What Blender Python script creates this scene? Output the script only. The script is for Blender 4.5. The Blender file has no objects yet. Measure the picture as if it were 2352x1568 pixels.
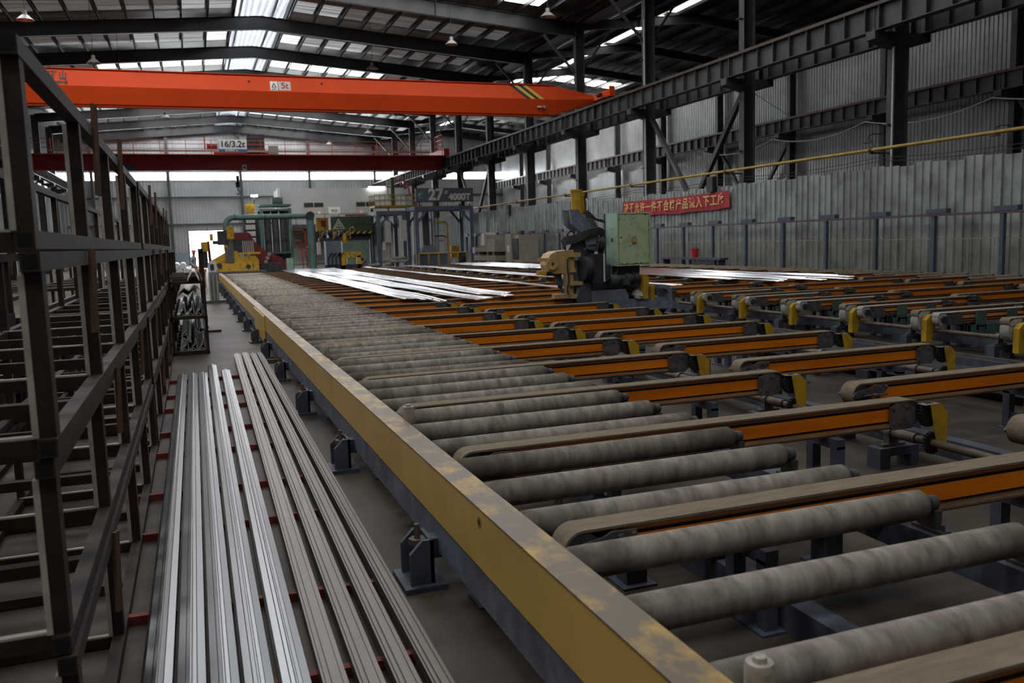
import bpy, bmesh, math, random
from mathutils import Vector, Matrix
random.seed(7)
SC = bpy.context.scene
COL = SC.collection
PI = math.pi

# ------------------------------------------------------------------ camera
cam_d = bpy.data.cameras.new('camera')
cam = bpy.data.objects.new('camera', cam_d)
COL.objects.link(cam)
cam_d.sensor_width = 36.0
cam_d.lens = 30.256
cam_d.clip_start = 0.05
cam_d.clip_end = 500
_vy = Vector((440 - 1176, 572 - 784, 1976.7)).normalized()      # image directions of the hall's long and cross axes
_vx = Vector((6600 - 1176, 385 - 784, 1976.7)).normalized()
_vx = (_vx - _vy * _vx.dot(_vy)).normalized()
_vz = _vx.cross(_vy)
_r = Vector((_vx.x, _vy.x, _vz.x)); _u = -Vector((_vx.y, _vy.y, _vz.y)); _b = -Vector((_vx.z, _vy.z, _vz.z))
_m = Matrix((_r, _u, _b)).transposed().to_4x4()
_m.translation = Vector((0, 0, 1.85))
cam.matrix_world = _m
cam_d.dof.use_dof = True
cam_d.dof.focus_distance = 7.0
cam_d.dof.aperture_fstop = 3.2
SC.camera = cam

# ------------------------------------------------------------------ world, exposure
W = bpy.data.worlds.new('daylight'); SC.world = W; W.use_nodes = True
bg = W.node_tree.nodes['Background']
bg.inputs[0].default_value = (0.86, 0.93, 1.0, 1)
bg.inputs[1].default_value = 9.0
SC.view_settings.view_transform = 'Standard'
SC.view_settings.look = 'None'
SC.view_settings.gamma = 1
SC.view_settings.use_curve_mapping = False
SC.view_settings.exposure = 1.1
SC.cycles.use_denoising = True
SC.cycles.max_bounces = 5
SC.cycles.diffuse_bounces = 3
SC.cycles.glossy_bounces = 3
SC.cycles.caustics_reflective = False
SC.cycles.caustics_refractive = False
SC.cycles.use_adaptive_sampling = True
SC.cycles.adaptive_threshold = 0.1
SC.cycles.sample_clamp_indirect = 6
SKY_E = 7.0          # daylight coming through the roof lights
WIN_E = 16.0         # daylight in the windows

# ------------------------------------------------------------------ materials
MATS = {}
def mat(name, col, rough=0.6, metal=0.0, var=0.12, scale=6.0, bump=0.0, col2=None, stretch=(1, 1, 1), thr=None, detail=4, spec=0.5):
    """procedural paint or metal: base colour broken up by noise, col2 shows in patches, fine bump"""
    if name in MATS: return MATS[name]
    m = bpy.data.materials.new(name); m.use_nodes = True
    nt = m.node_tree; N = nt.nodes; L = nt.links
    b = N['Principled BSDF']
    tc = N.new('ShaderNodeTexCoord'); oi = N.new('ShaderNodeObjectInfo')
    mul = N.new('ShaderNodeMath'); mul.operation = 'MULTIPLY'; mul.inputs[1].default_value = 57.0
    L.new(oi.outputs['Random'], mul.inputs[0])
    add = N.new('ShaderNodeVectorMath'); add.operation = 'ADD'
    L.new(tc.outputs['Object'], add.inputs[0]); L.new(mul.outputs[0], add.inputs[1])
    mp = N.new('ShaderNodeMapping'); mp.inputs['Scale'].default_value = stretch
    L.new(add.outputs[0], mp.inputs['Vector'])
    nz = N.new('ShaderNodeTexNoise'); nz.inputs['Scale'].default_value = scale; nz.inputs['Detail'].default_value = min(detail, 6)
    nz.inputs['Roughness'].default_value = 0.62
    L.new(mp.outputs[0], nz.inputs['Vector'])
    rp = N.new('ShaderNodeValToRGB')
    c2 = col2 or tuple(max(0, c * (1 - 2.2 * var)) for c in col)
    c1 = tuple(min(1, c * (1 + var)) for c in col)
    lo, hi = thr or (0.3, 0.7)
    rp.color_ramp.elements[0].position = lo; rp.color_ramp.elements[1].position = hi
    rp.color_ramp.elements[0].color = (*c2, 1); rp.color_ramp.elements[1].color = (*c1, 1)
    L.new(nz.outputs['Fac'], rp.inputs['Fac'])
    L.new(rp.outputs['Color'], b.inputs['Base Color'])
    b.inputs['Roughness'].default_value = rough
    b.inputs['Metallic'].default_value = metal
    b.inputs['Specular IOR Level'].default_value = spec
    if bump:
        bp = N.new('ShaderNodeBump'); bp.inputs['Strength'].default_value = bump; bp.inputs['Distance'].default_value = 0.02
        L.new(nz.outputs['Fac'], bp.inputs['Height']); L.new(bp.outputs[0], b.inputs['Normal'])
    MATS[name] = m
    return m
def glow(name, col, e, dirt=0.0, stretch=(1, 1, 1), scale=4.0, back=(0.7, 0.7, 0.7)):
    """daylit glazing: gives off light, streaked by dirt"""
    if name in MATS: return MATS[name]
    m = bpy.data.materials.new(name); m.use_nodes = True
    nt = m.node_tree; N = nt.nodes; L = nt.links; b = N['Principled BSDF']
    b.inputs['Base Color'].default_value = (*back, 1); b.inputs['Roughness'].default_value = 0.4
    b.inputs['Emission Color'].default_value = (*col, 1)
    b.inputs['Emission Strength'].default_value = e
    if dirt:
        tc = N.new('ShaderNodeTexCoord'); mp = N.new('ShaderNodeMapping'); mp.inputs['Scale'].default_value = stretch
        nz = N.new('ShaderNodeTexNoise'); nz.inputs['Scale'].default_value = scale; nz.inputs['Detail'].default_value = 3
        mr = N.new('ShaderNodeMapRange'); mr.inputs[1].default_value = 0.35; mr.inputs[2].default_value = 0.65
        mr.inputs[3].default_value = e * (1 - dirt); mr.inputs[4].default_value = e
        L.new(tc.outputs['Object'], mp.inputs[0]); L.new(mp.outputs[0], nz.inputs['Vector'])
        L.new(nz.outputs['Fac'], mr.inputs[0]); L.new(mr.outputs[0], b.inputs['Emission Strength'])
    MATS[name] = m
    return m

M_conc = mat('concrete_floor', (0.076, 0.059, 0.042), 0.55, var=0.35, scale=0.9, bump=0.05, detail=8, spec=0.3)
M_steel = mat('painted_column_steel', (0.075, 0.078, 0.078), 0.5, var=0.2, scale=1.5)
M_rafter = mat('rafter_paint', (0.030, 0.031, 0.033), 0.45, var=0.15, scale=1.0)
M_purlin = mat('purlin_zinc', (0.085, 0.085, 0.085), 0.4, metal=0.6, var=0.2, scale=2)
M_foil = mat('roof_foil', (0.15, 0.143, 0.135), 0.30, metal=0.95, var=0.2, scale=1.2, bump=0.25, stretch=(0.35, 3.0, 1))
M_wallsheet = mat('wall_sheet', (0.42, 0.43, 0.43), 0.32, metal=0.35, var=0.12, scale=0.6)
M_backwall = mat('back_wall_sheet', (0.46, 0.47, 0.48), 0.5, var=0.08, scale=0.5)
M_fence = mat('fence_sheet', (0.36, 0.395, 0.375), 0.38, metal=0.35, var=0.14, scale=1.3, col2=(0.20, 0.215, 0.20), thr=(0.28, 0.6))
M_fencerail = mat('rail_blue_grey', (0.085, 0.10, 0.135), 0.45, var=0.15)
M_blue = mat('blue_grey_paint', (0.20, 0.22, 0.28), 0.5, var=0.22, scale=5)
M_bluedark = mat('blue_grey_base', (0.075, 0.086, 0.116), 0.55, var=0.25, scale=5)
M_orange = mat('orange_paint', (0.80, 0.215, 0.003), 0.42, var=0.08, scale=3, col2=(0.62, 0.155, 0.004), stretch=(0.3, 3, 3), thr=(0.3, 0.55))
M_orangelip = mat('orange_dusty_lip', (0.52, 0.165, 0.025), 0.6, var=0.2, scale=6, col2=(0.22, 0.13, 0.07), stretch=(0.3, 2, 2))
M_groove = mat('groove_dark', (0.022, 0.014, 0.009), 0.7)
M_belt = mat('felt_belt', (0.225, 0.180, 0.125), 0.95, var=0.12, scale=14, bump=0.2, stretch=(0.4, 2, 2), spec=0.1)
M_beltgrey = mat('pale_felt_belt', (0.40, 0.385, 0.36), 0.95, var=0.12, scale=14, bump=0.2, spec=0.1)
def felt(name, c1, c2, dirt, end=0.60):
    """felt sleeve: woven rings, soft mottling, grime gathered at both ends"""
    m = mat(name, c1, 0.95, var=0.08, scale=5, bump=0.35, col2=c2, stretch=(3.2, 1.2, 1.2), thr=(0.32, 0.66), detail=10, spec=0.1)
    nt = m.node_tree; N = nt.nodes; L = nt.links; b = N['Principled BSDF']
    src = b.inputs['Base Color'].links[0].from_socket
    tc = N.new('ShaderNodeTexCoord'); sx = N.new('ShaderNodeSeparateXYZ'); L.new(tc.outputs['Object'], sx.inputs[0])
    nz = N.new('ShaderNodeTexNoise'); nz.inputs['Scale'].default_value = 7; nz.inputs['Detail'].default_value = 5
    oi = N.new('ShaderNodeObjectInfo'); ad = N.new('ShaderNodeVectorMath'); ad.operation = 'ADD'; mu = N.new('ShaderNodeMath'); mu.operation = 'MULTIPLY'; mu.inputs[1].default_value = 31
    L.new(oi.outputs['Random'], mu.inputs[0]); L.new(tc.outputs['Object'], ad.inputs[0]); L.new(mu.outputs[0], ad.inputs[1]); L.new(ad.outputs[0], nz.inputs['Vector'])
    s1 = N.new('ShaderNodeMath'); s1.operation = 'SUBTRACT'; s1.inputs[1].default_value = 0.91; L.new(sx.outputs[0], s1.inputs[0])
    s2 = N.new('ShaderNodeMath'); s2.operation = 'ABSOLUTE'; L.new(s1.outputs[0], s2.inputs[0])
    s3 = N.new('ShaderNodeMath'); s3.operation = 'MULTIPLY_ADD'; s3.inputs[1].default_value = 0.9; L.new(nz.outputs['Fac'], s3.inputs[0]); L.new(s2.outputs[0], s3.inputs[2])
    mr = N.new('ShaderNodeMapRange'); mr.inputs[1].default_value = end + 0.38; mr.inputs[2].default_value = end + 0.80; mr.inputs[4].default_value = 0.9; L.new(s3.outputs[0], mr.inputs[0])
    mx = N.new('ShaderNodeMix'); mx.data_type = 'RGBA'; mx.inputs[7].default_value = (*dirt, 1)
    L.new(mr.outputs[0], mx.inputs[0]); L.new(src, mx.inputs[6]); L.new(mx.outputs[2], b.inputs['Base Color'])
    return m
M_roller = felt('felt_roller', (0.335, 0.300, 0.250), (0.165, 0.143, 0.116), (0.105, 0.089, 0.070))
M_rollerdk = felt('felt_roller_worn', (0.275, 0.243, 0.200), (0.130, 0.112, 0.091), (0.088, 0.074, 0.058), 0.45)
M_iron = mat('dusty_iron', (0.135, 0.128, 0.118), 0.55, metal=0.3, var=0.25, scale=12)
M_black = mat('black_grease', (0.012, 0.011, 0.010), 0.6, var=0.3)
M_guard = mat('yellow_guard', (0.47, 0.285, 0.012), 0.5, var=0.12, scale=8, col2=(0.33, 0.20, 0.03), thr=(0.25, 0.5))
M_guardtop = mat('dusty_guard_top', (0.22, 0.185, 0.13), 0.85, var=0.2)
M_shaft = mat('rusty_shaft', (0.130, 0.092, 0.066), 0.6, var=0.25, scale=8)
M_yellow = mat('yellow_beam_paint', (0.76, 0.49, 0.115), 0.38, var=0.06, scale=2.0, col2=(0.66, 0.41, 0.085), thr=(0.3, 0.55), stretch=(1, 0.6, 1))
M_yellowtop = mat('yellow_beam_worn_top', (0.42, 0.265, 0.06), 0.45, var=0.10, scale=7, col2=(0.165, 0.12, 0.075), thr=(0.46, 0.66), stretch=(1, 0.7, 1), detail=6)
M_rust = mat('rack_rust', (0.034, 0.021, 0.015), 0.65, var=0.25, scale=7, spec=0.3, col2=(0.014, 0.011, 0.009), thr=(0.3, 0.65))
M_rusto = mat('rack_rust_orange', (0.13, 0.065, 0.03), 0.7, var=0.2, scale=9)
M_tubein = mat('tube_end_black', (0.004, 0.004, 0.004), 0.9, var=0.0)
M_foam = mat('pale_edge_strip', (0.55, 0.50, 0.42), 0.8, var=0.15, scale=8)
M_alu = mat('bright_aluminium', (0.235, 0.24, 0.245), 0.28, metal=1.0, var=0.0, scale=3, stretch=(6, 0.15, 6))
M_aluflat = mat('mill_aluminium', (0.74, 0.75, 0.77), 0.20, metal=1.0, var=0.05, scale=2.2, bump=0.18, stretch=(2.2, 0.5, 2))
M_aludull = mat('dusty_aluminium', (0.185, 0.167, 0.142), 0.40, metal=0.7, var=0.05, scale=4, stretch=(3, 0.2, 3))
M_redstrip = mat('red_strip', (0.20, 0.030, 0.016), 0.7, var=0.2)
M_crane = mat('crane_orange', (0.76, 0.075, 0.012), 0.55, var=0.05, scale=0.6, spec=0.2)
M_crane2 = mat('crane_red', (0.40, 0.035, 0.028), 0.5, var=0.08, scale=0.7)
M_cranerail = mat('crane_red_rail', (0.55, 0.075, 0.04), 0.5, var=0.08)
M_green = mat('cabinet_green', (0.42, 0.54, 0.30), 0.5, var=0.12, scale=5, col2=(0.26, 0.33, 0.18), thr=(0.22, 0.5), detail=8)
M_mint = mat('cabinet_mint', (0.40, 0.60, 0.46), 0.5, var=0.06, scale=5)
M_chip = mat('chipped_paint', (0.03, 0.03, 0.035), 0.7)
M_pgreen = mat('press_green', (0.10, 0.155, 0.075), 0.5, var=0.2, scale=4)
M_lgreen = mat('light_machine_green', (0.30, 0.45, 0.33), 0.5, var=0.15, scale=4)
M_brgreen = mat('bracket_green', (0.075, 0.145, 0.105), 0.5, var=0.2)
M_teal = mat('teal_paint', (0.125, 0.215, 0.20), 0.45, var=0.12, scale=2)
M_tealdk = mat('teal_dark', (0.045, 0.075, 0.072), 0.55, var=0.2)  # darker teal for the hopper and duct joints
M_machine = mat('beige_machine', (0.33, 0.29, 0.22), 0.5, var=0.12, scale=4)
M_myellow = mat('machine_yellow', (0.47, 0.27, 0.02), 0.5, var=0.2, scale=5, col2=(0.16, 0.10, 0.03), thr=(0.3, 0.5))
M_tanyellow = mat('clamp_tan_yellow', (0.50, 0.34, 0.14), 0.5, var=0.15, scale=6)
M_mred = mat('machine_red', (0.19, 0.022, 0.022), 0.5, var=0.25, scale=4)
M_dark = mat('machine_dark', (0.035, 0.038, 0.042), 0.55, var=0.3, scale=5)
M_hose = mat('rubber_hose', (0.030, 0.026, 0.023), 0.6, var=0.2)
M_white = mat('white_paint', (0.72, 0.72, 0.71), 0.5, var=0.05)
M_office = mat('office_plaster', (0.50, 0.52, 0.49), 0.8, var=0.05, scale=0.6)
M_hood = mat('vent_hood_sheet', (0.70, 0.71, 0.73), 0.5, var=0.08, scale=1.0)
M_glassdark = mat('dark_glass', (0.05, 0.055, 0.06), 0.15, var=0.05)
M_banner = mat('banner_red', (0.42, 0.035, 0.045), 0.75, var=0.12, scale=2)
M_bannertxt = mat('banner_gold', (0.78, 0.49, 0.20), 0.7, var=0.05)
M_signblue = mat('sign_slate', (0.150, 0.180, 0.235), 0.5, var=0.1, scale=1)
M_signwhite = mat('sign_cream', (0.90, 0.88, 0.80), 0.6, var=0.05)
M_signtxt = mat('sign_text_blue', (0.03, 0.035, 0.10), 0.6, var=0.05)
M_black2 = mat('paint_black', (0.010, 0.010, 0.010), 0.5, var=0.0)
M_stripe = mat('paint_hazard_yellow', (0.75, 0.48, 0.06), 0.5, var=0.05)
M_warn = mat('warning_orange', (0.75, 0.30, 0.02), 0.5, var=0.05)
M_helmet = mat('helmet_red', (0.62, 0.03, 0.03), 0.35, var=0.03)
M_cloth = mat('worker_grey', (0.30, 0.285, 0.275), 0.9, var=0.12, scale=8)
M_skin = mat('skin', (0.42, 0.22, 0.15), 0.6, var=0.05)
M_bucket = mat('bucket_red', (0.60, 0.02, 0.03), 0.4, var=0.05)
M_pipey = mat('yellow_gas_pipe', (0.46, 0.29, 0.045), 0.4, var=0.15, scale=3)
M_wire = mat('mesh_wire', (0.27, 0.235, 0.17), 0.6, var=0.1)
M_lampmetal = mat('lamp_metal', (0.35, 0.33, 0.29), 0.4, var=0.1)
M_cardboard = mat('pale_rag', (0.50, 0.45, 0.40), 0.9, var=0.15, scale=6, bump=0.5)
M_wood = mat('wood_brown', (0.13, 0.085, 0.05), 0.8, var=0.25, scale=6)
M_sheetwhite = mat('white_panel', (0.66, 0.64, 0.60), 0.6, var=0.06)

# ------------------------------------------------------------------ mesh helpers
class MB:
    def __init__(s): s.v = []; s.f = []; s.mi = []; s.cur = 0
    def add(s, vs, fs):
        o = len(s.v); s.v += [tuple(p) for p in vs]
        for f in fs: s.f.append([i + o for i in f]); s.mi.append(s.cur)
        return s
    def box(s, x0, x1, y0, y1, z0, z1):
        return s.add([(x0,y0,z0),(x1,y0,z0),(x1,y1,z0),(x0,y1,z0),(x0,y0,z1),(x1,y0,z1),(x1,y1,z1),(x0,y1,z1)],
                     [(0,3,2,1),(4,5,6,7),(0,1,5,4),(1,2,6,5),(2,3,7,6),(3,0,4,7)])
    def cyl(s, p0, p1, r, n=16, r2=None, caps=True):
        p0 = Vector(p0); p1 = Vector(p1); r2 = r if r2 is None else r2
        d = (p1 - p0).normalized(); a = d.orthogonal().normalized(); b = d.cross(a)
        vs = []
        for k in range(n):
            t = 2 * PI * k / n; e = a * math.cos(t) + b * math.sin(t)
            vs += [p0 + e * r, p1 + e * r2]
        fs = [(2*k, 2*((k+1) % n), 2*((k+1) % n) + 1, 2*k + 1) for k in range(n)]
        if caps: fs += [tuple(2*k for k in range(n))[::-1], tuple(2*k + 1 for k in range(n))]
        return s.add(vs, fs)
    def prism(s, poly, axis, a0, a1):
        n = len(poly)
        def P(p, a):
            return (a, p[0], p[1]) if axis == 'X' else (p[0], a, p[1]) if axis == 'Y' else (p[0], p[1], a)
        vs = [P(p, a0) for p in poly] + [P(p, a1) for p in poly]
        fs = [(k, (k+1) % n, (k+1) % n + n, k + n) for k in range(n)] + [tuple(range(n))[::-1], tuple(range(n, 2*n))]
        return s.add(vs, fs)
    def tube(s, pts, r, n=8, caps=True):
        pts = [Vector(p) for p in pts]; vs = []; a = None
        for i, p in enumerate(pts):
            d = ((pts[i+1] if i + 1 < len(pts) else p) - (pts[i-1] if i else p)).normalized()
            if a is None: a = d.orthogonal().normalized()
            a = (a - d * a.dot(d)).normalized(); b = d.cross(a)
            vs += [p + (a * math.cos(2*PI*k/n) + b * math.sin(2*PI*k/n)) * r for k in range(n)]
        fs = []
        for i in range(len(pts) - 1):
            for k in range(n): fs.append((i*n + k, i*n + (k+1) % n, (i+1)*n + (k+1) % n, (i+1)*n + k))
        if caps: fs += [tuple(range(n))[::-1], tuple((len(pts)-1)*n + k for k in range(n))]
        return s.add(vs, fs)
    def lathe(s, prof, n=20, c=(0, 0, 0), axis='Z'):
        vs = []
        for r, h in prof:
            for k in range(n):
                t = 2*PI*k/n; x, y = r*math.cos(t), r*math.sin(t)
                q = (x, y, h) if axis == 'Z' else (h, x, y) if axis == 'X' else (x, h, y)
                vs.append((q[0]+c[0], q[1]+c[1], q[2]+c[2]))
        fs = [(i*n+k, i*n+(k+1) % n, (i+1)*n+(k+1) % n, (i+1)*n+k) for i in range(len(prof)-1) for k in range(n)]
        return s.add(vs, fs)
    def bar(s, p0, p1, w, h, up=(0, 0, 1)):
        p0 = Vector(p0); p1 = Vector(p1); d = (p1-p0).normalized(); up = Vector(up)
        a = d.cross(up)
        if a.length < 1e-4: a = d.orthogonal()
        a.normalize(); b = a.cross(d)
        vs = [p + a*sx*w/2 + b*sz*h/2 for p in (p0, p1) for sx, sz in ((-1,-1),(1,-1),(1,1),(-1,1))]
        return s.add(vs, [(0,1,2,3),(7,6,5,4),(0,4,5,1),(1,5,6,2),(2,6,7,3),(3,7,4,0)])
    def mesh(s, name, mats, smooth=True, ang=35):
        me = bpy.data.meshes.new(name); me.from_pydata(s.v, [], s.f)
        for m in (mats if isinstance(mats, (list, tuple)) else [mats]): me.materials.append(m)
        for p, i in zip(me.polygons, s.mi): p.material_index = i
        bm = bmesh.new(); bm.from_mesh(me); bmesh.ops.recalc_face_normals(bm, faces=bm.faces); bm.to_mesh(me); bm.free()
        if smooth:
            for p in me.polygons: p.use_smooth = True
            me.set_sharp_from_angle(angle=math.radians(ang))
        me.update()
        return me
    def build(s, name, mats, parent=None, loc=(0, 0, 0), rz=0, smooth=True, ang=35):
        return ob(name, s.mesh(name, mats, smooth, ang), parent, loc, rz)
def ob(name, me, parent=None, loc=(0, 0, 0), rz=0):
    o = bpy.data.objects.new(name, me); COL.objects.link(o)
    o.location = loc; o.rotation_euler = (0, 0, rz)
    if parent is not None: o.parent = parent
    return o
def tag(o, label=None, cat=None, group=None, kind=None):
    if label: o['label'] = label
    if cat: o['category'] = cat
    if group: o['group'] = group
    if kind: o['kind'] = kind
    return o
def thing(name, label, cat, loc=(0, 0, 0), rz=0, group=None, kind=None):
    return tag(ob(name, None, None, loc, rz), label, cat, group, kind)
def box(name, m, parent, *b): return MB().box(*b).build(name, m, parent, smooth=False)
ONES = 'first second third fourth fifth sixth seventh eighth ninth tenth eleventh twelfth thirteenth fourteenth fifteenth sixteenth seventeenth eighteenth nineteenth'.split()
TENS = {2: ('twentieth', 'twenty'), 3: ('thirtieth', 'thirty'), 4: ('fortieth', 'forty'), 5: ('fiftieth', 'fifty')}
def nth(i):      # 1 -> first
    if i < 20: return ONES[i-1]
    t, o_ = divmod(i, 10)
    return TENS[t][0] if o_ == 0 else TENS[t][1] + '-' + ONES[o_-1]
WORK = bpy.data.scenes.new('workbench')     # a scratch scene in which lettering and bodies are turned into meshes
def baked(o):
    WORK.collection.objects.link(o)
    vl = WORK.view_layers[0]; vl.update(); dg = vl.depsgraph; dg.update()
    me = bpy.data.meshes.new_from_object(o.evaluated_get(dg))
    bpy.data.objects.remove(o)
    return me
def text(name, s, size, m, parent, loc, rot, depth=0.004, bold=0.0, align='CENTER', xs=1.0, shear=0.0):
    c = bpy.data.curves.new(name, 'FONT'); c.body = s; c.size = size; c.extrude = depth; c.offset = bold
    c.align_x = align; c.align_y = 'CENTER'; c.materials.append(m); c.shear = shear
    me = baked(bpy.data.objects.new('tmp_text', c)); me.name = name
    bpy.data.curves.remove(c)
    o = ob(name, me, parent, loc); o.rotation_euler = rot; o.scale = (xs, 1, 1)
    return o
FRONT = (PI/2, 0, 0)       # lettering that faces the camera end of the hall
SIDE = (PI/2, 0, -PI/2)    # lettering on things along the fence, facing into the hall

# ------------------------------------------------------------------ setting: floor, walls, roof
BAY = 8.17
YB = [22.7 + BAY*i for i in range(-4, 11)]            # frame lines, the last is the end wall
Y0, Y1 = YB[0], YB[-1]                                # -9.98 .. 104.4
XL, XR, XW, RIDGE = -12.3, 22.0, 37.5, 4.86
fl = MB().box(XL-1.2, XW+0.4, Y0-0.5, Y1+0.5, -0.3, 0).build('floor', M_conc, smooth=False)
tag(fl, 'brownish grey concrete factory floor', 'floor', kind='structure')
tr = MB()
for k in range(1, 11): tr.box(-0.33+k*0.0, 1.02, 4.0+k*4.1, 4.02+k*4.1, 0, 0.001)
seam = tr.build('floor_joint', M_dark, fl, smooth=False)

def corr(mb, y0, y1, z0, z1, x, pitch=0.2, dep=0.03, sgn=-1):
    """vertical trapezoid sheet in the YZ plane"""
    n = max(1, round((y1-y0)/pitch)); p = (y1-y0)/n; pts = []
    for k in range(n):
        a = y0 + k*p
        pts += [(x, a), (x, a+p*0.55), (x+sgn*dep, a+p*0.65), (x+sgn*dep, a+p*0.9)]
    pts.append((x, y1)); o = []
    for X, Y in pts: o += [(X, Y, z0), (X, Y, z1)]
    mb.add(o, [(2*i, 2*i+2, 2*i+3, 2*i+1) for i in range(len(pts)-1)])
    return mb
def corr_x(mb, x0, x1, z0, z1, y, pitch=0.3, dep=0.04):
    n = max(1, round((x1-x0)/pitch)); p = (x1-x0)/n; pts = []
    for k in range(n):
        a = x0 + k*p
        pts += [(a, y), (a+p*0.6, y), (a+p*0.7, y-dep), (a+p*0.9, y-dep)]
    pts.append((x1, y)); o = []
    for X, Y in pts: o += [(X, Y, z0), (X, Y, z1)]
    mb.add(o, [(2*i, 2*i+2, 2*i+3, 2*i+1) for i in range(len(pts)-1)])
    return mb

# right wall of the second aisle, one sheet per frame bay, backed by a solid wall
wr = MB().box(XW+0.06, XW+0.2, Y0, Y1, 0, 15.0).build('wall_right', M_wallsheet, smooth=False)
tag(wr, 'far side wall of pale ribbed metal sheet', 'wall', kind='structure')
me_wr = corr(MB(), 0, BAY-0.06, 0, 14.4, XW, 0.25, 0.035).mesh('cladding_sheet', M_wallsheet, smooth=False)
for y in YB[:-1]: ob('cladding_sheet', me_wr, wr, (0, y+0.03, 0))
# left wall
wl = MB().box(XL-1.0, XL-0.86, Y0, Y1, 0, 15.0).build('wall_left', M_wallsheet, smooth=False)
tag(wl, 'side wall of grey ribbed sheet behind the racks', 'wall', kind='structure')
me_wl = corr(MB(), 0, BAY-0.06, 0, 14.4, XL-0.86, 0.25, 0.035, 1).mesh('cladding_sheet', M_wallsheet, smooth=False)
for y in YB[:-1]: ob('cladding_sheet', me_wl, wl, (0, y+0.03, 0))
# wall behind the camera
wn = MB().box(XL-1.0, XW+0.2, Y0-0.2, Y0, 0, 16.2).build('wall_front', M_wallsheet, smooth=False)
tag(wn, 'ribbed end wall behind the viewpoint', 'wall', kind='structure')
# end wall with door opening and window band
DX0, DX1, DZ = -0.15, 3.5, 3.85
WZ0, WZ1 = 9.55, 10.35
wb = thing('wall_back', 'pale ribbed metal end wall with a band of windows', 'wall', kind='structure')
xs = [XL-1.0, -9.6, -1.9, 5.8, 13.5, 21.2, 28.9, XW+0.2]
pw = MB()
for a, b in zip(xs[:-1], xs[1:]):
    segs = [(0, WZ0)] if not (a < 0 < b) else [(DZ, WZ0)]
    for z0, z1 in segs + [(WZ1, 17.0)]:
        q = MB(); corr_x(q, a+0.02, b-0.02, z0, z1, Y1, 0.35, 0.05); q.build('cladding_sheet', M_backwall, wb, smooth=False)
q = MB(); corr_x(q, -1.88, DX0, 0, DZ, Y1, 0.35, 0.05); q.build('cladding_sheet', M_backwall, wb, smooth=False)
q = MB(); corr_x(q, DX1, 5.78, 0, DZ, Y1, 0.35, 0.05); q.build('cladding_sheet', M_backwall, wb, smooth=False)
for a, b in zip(xs[:-1], xs[1:]):
    box('window_sill', M_white, wb, a, b, Y1-0.06, Y1+0.02, WZ0-0.08, WZ0)
for z in (2.2, 4.6, 7.6): box('wall_girt', M_steel, wb, XL, XW, Y1-0.30, Y1-0.12, z-0.09, z+0.09) if z > DZ else None
for x in xs[1:-1]:
    box('wall_post', M_steel, wb, x-0.14, x+0.14, Y1-0.45, Y1-0.1, 0, 16.0)
M_win = glow('window_daylight', (0.93, 0.97, 1.0), WIN_E)
for i, (a, b) in enumerate(zip(xs[:-1], xs[1:])):
    w = thing('window_%d' % (i+1), 'bright strip window high in the end wall, %s from the rack side' % nth(i+1), 'window', kind='structure')
    box('pane', M_win, w, a+0.2, b-0.2, Y1+0.02, Y1+0.06, WZ0, WZ1)
    box('window_frame', M_steel, w, a+0.0, a+0.2, Y1-0.04, Y1+0.08, WZ0, WZ1)
    box('window_frame', M_steel, w, b-0.2, b, Y1-0.04, Y1+0.08, WZ0, WZ1)
d1 = thing('door_1', 'wide open bright doorway in the end wall', 'door', kind='structure')
box('door_frame', M_steel, d1, DX0-0.12, DX0, Y1-0.1, Y1+0.1, 0, DZ)
box('door_frame', M_steel, d1, DX1, DX1+0.12, Y1-0.1, Y1+0.1, 0, DZ)
box('door_lintel', M_steel, d1, DX0-0.12, DX1+0.12, Y1-0.1, Y1+0.1, DZ, DZ+0.12)
yard = MB().box(-30, 50, Y1+0.5, Y1+60, -0.35, -0.02).build('ground', mat('yard_concrete', (0.5, 0.49, 0.46), 0.9), smooth=False)
tag(yard, 'sunlit concrete yard outside the open doorway', 'ground', kind='structure')
# bluish painted dado low on the end wall beside the door
dd = MB().box(-12, DX0-0.2, Y1-0.14, Y1-0.08, 0, 1.5).box(DX1+0.2, 8.0, Y1-0.14, Y1-0.08, 0, 1.5).build('trim_1', mat('dado_blue', (0.30, 0.38, 0.42), 0.6), smooth=False)
tag(dd, 'pale blue painted band low on the end wall', 'trim', kind='structure')

# ---- roof
EZ, RZ = 14.2, 15.6          # rafter top at the eaves and at the ridge
def roofz(x): return EZ + (RZ-EZ)*(1-abs(x-RIDGE)/(XR-RIDGE))
ceil = thing('ceiling', 'ribbed metal roof on purlins over the main hall', 'ceiling', kind='structure')
GAP = 1.55
def roof_sheet(x0, x1, f):
    mb = MB(); n = 33; p = BAY/n; pts = []
    for k in range(n):
        a = k*p; pts += [(a, 0), (a+p*0.55, 0), (a+p*0.66, 0.045), (a+p*0.9, 0.045)]
    pts.append((BAY, 0)); o = []
    for y, d in pts: o += [(x0, y, f(x0)+0.24+d), (x1, y, f(x1)+0.24+d)]
    mb.add(o, [(2*i, 2*i+1, 2*i+3, 2*i+2) for i in range(len(pts)-1)])
    return mb.mesh('roof_sheet', M_foil, smooth=False)
me_sl = roof_sheet(XL-1.0, RIDGE-GAP, roofz); me_sr = roof_sheet(RIDGE+GAP, XR+0.6, roofz)
for y in YB[:-1]:
    ob('roof_sheet', me_sl, ceil, (0, y, 0)); ob('roof_sheet', me_sr, ceil, (0, y, 0))
pur_x = []
for k in range(12):
    for s_ in (-1, 1):
        x = RIDGE + s_*(GAP + 0.05 + k*1.46)
        if XL-0.5 < x < XR+0.4: pur_x.append(x)
for x in sorted(pur_x):
    z = roofz(x)
    MB().box(x-0.012, x+0.012, Y0, Y1, z, z+0.24).box(x-0.012, x+0.06, Y0, Y1, z, z+0.012).build('purlin', M_purlin, ceil, smooth=False)
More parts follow.
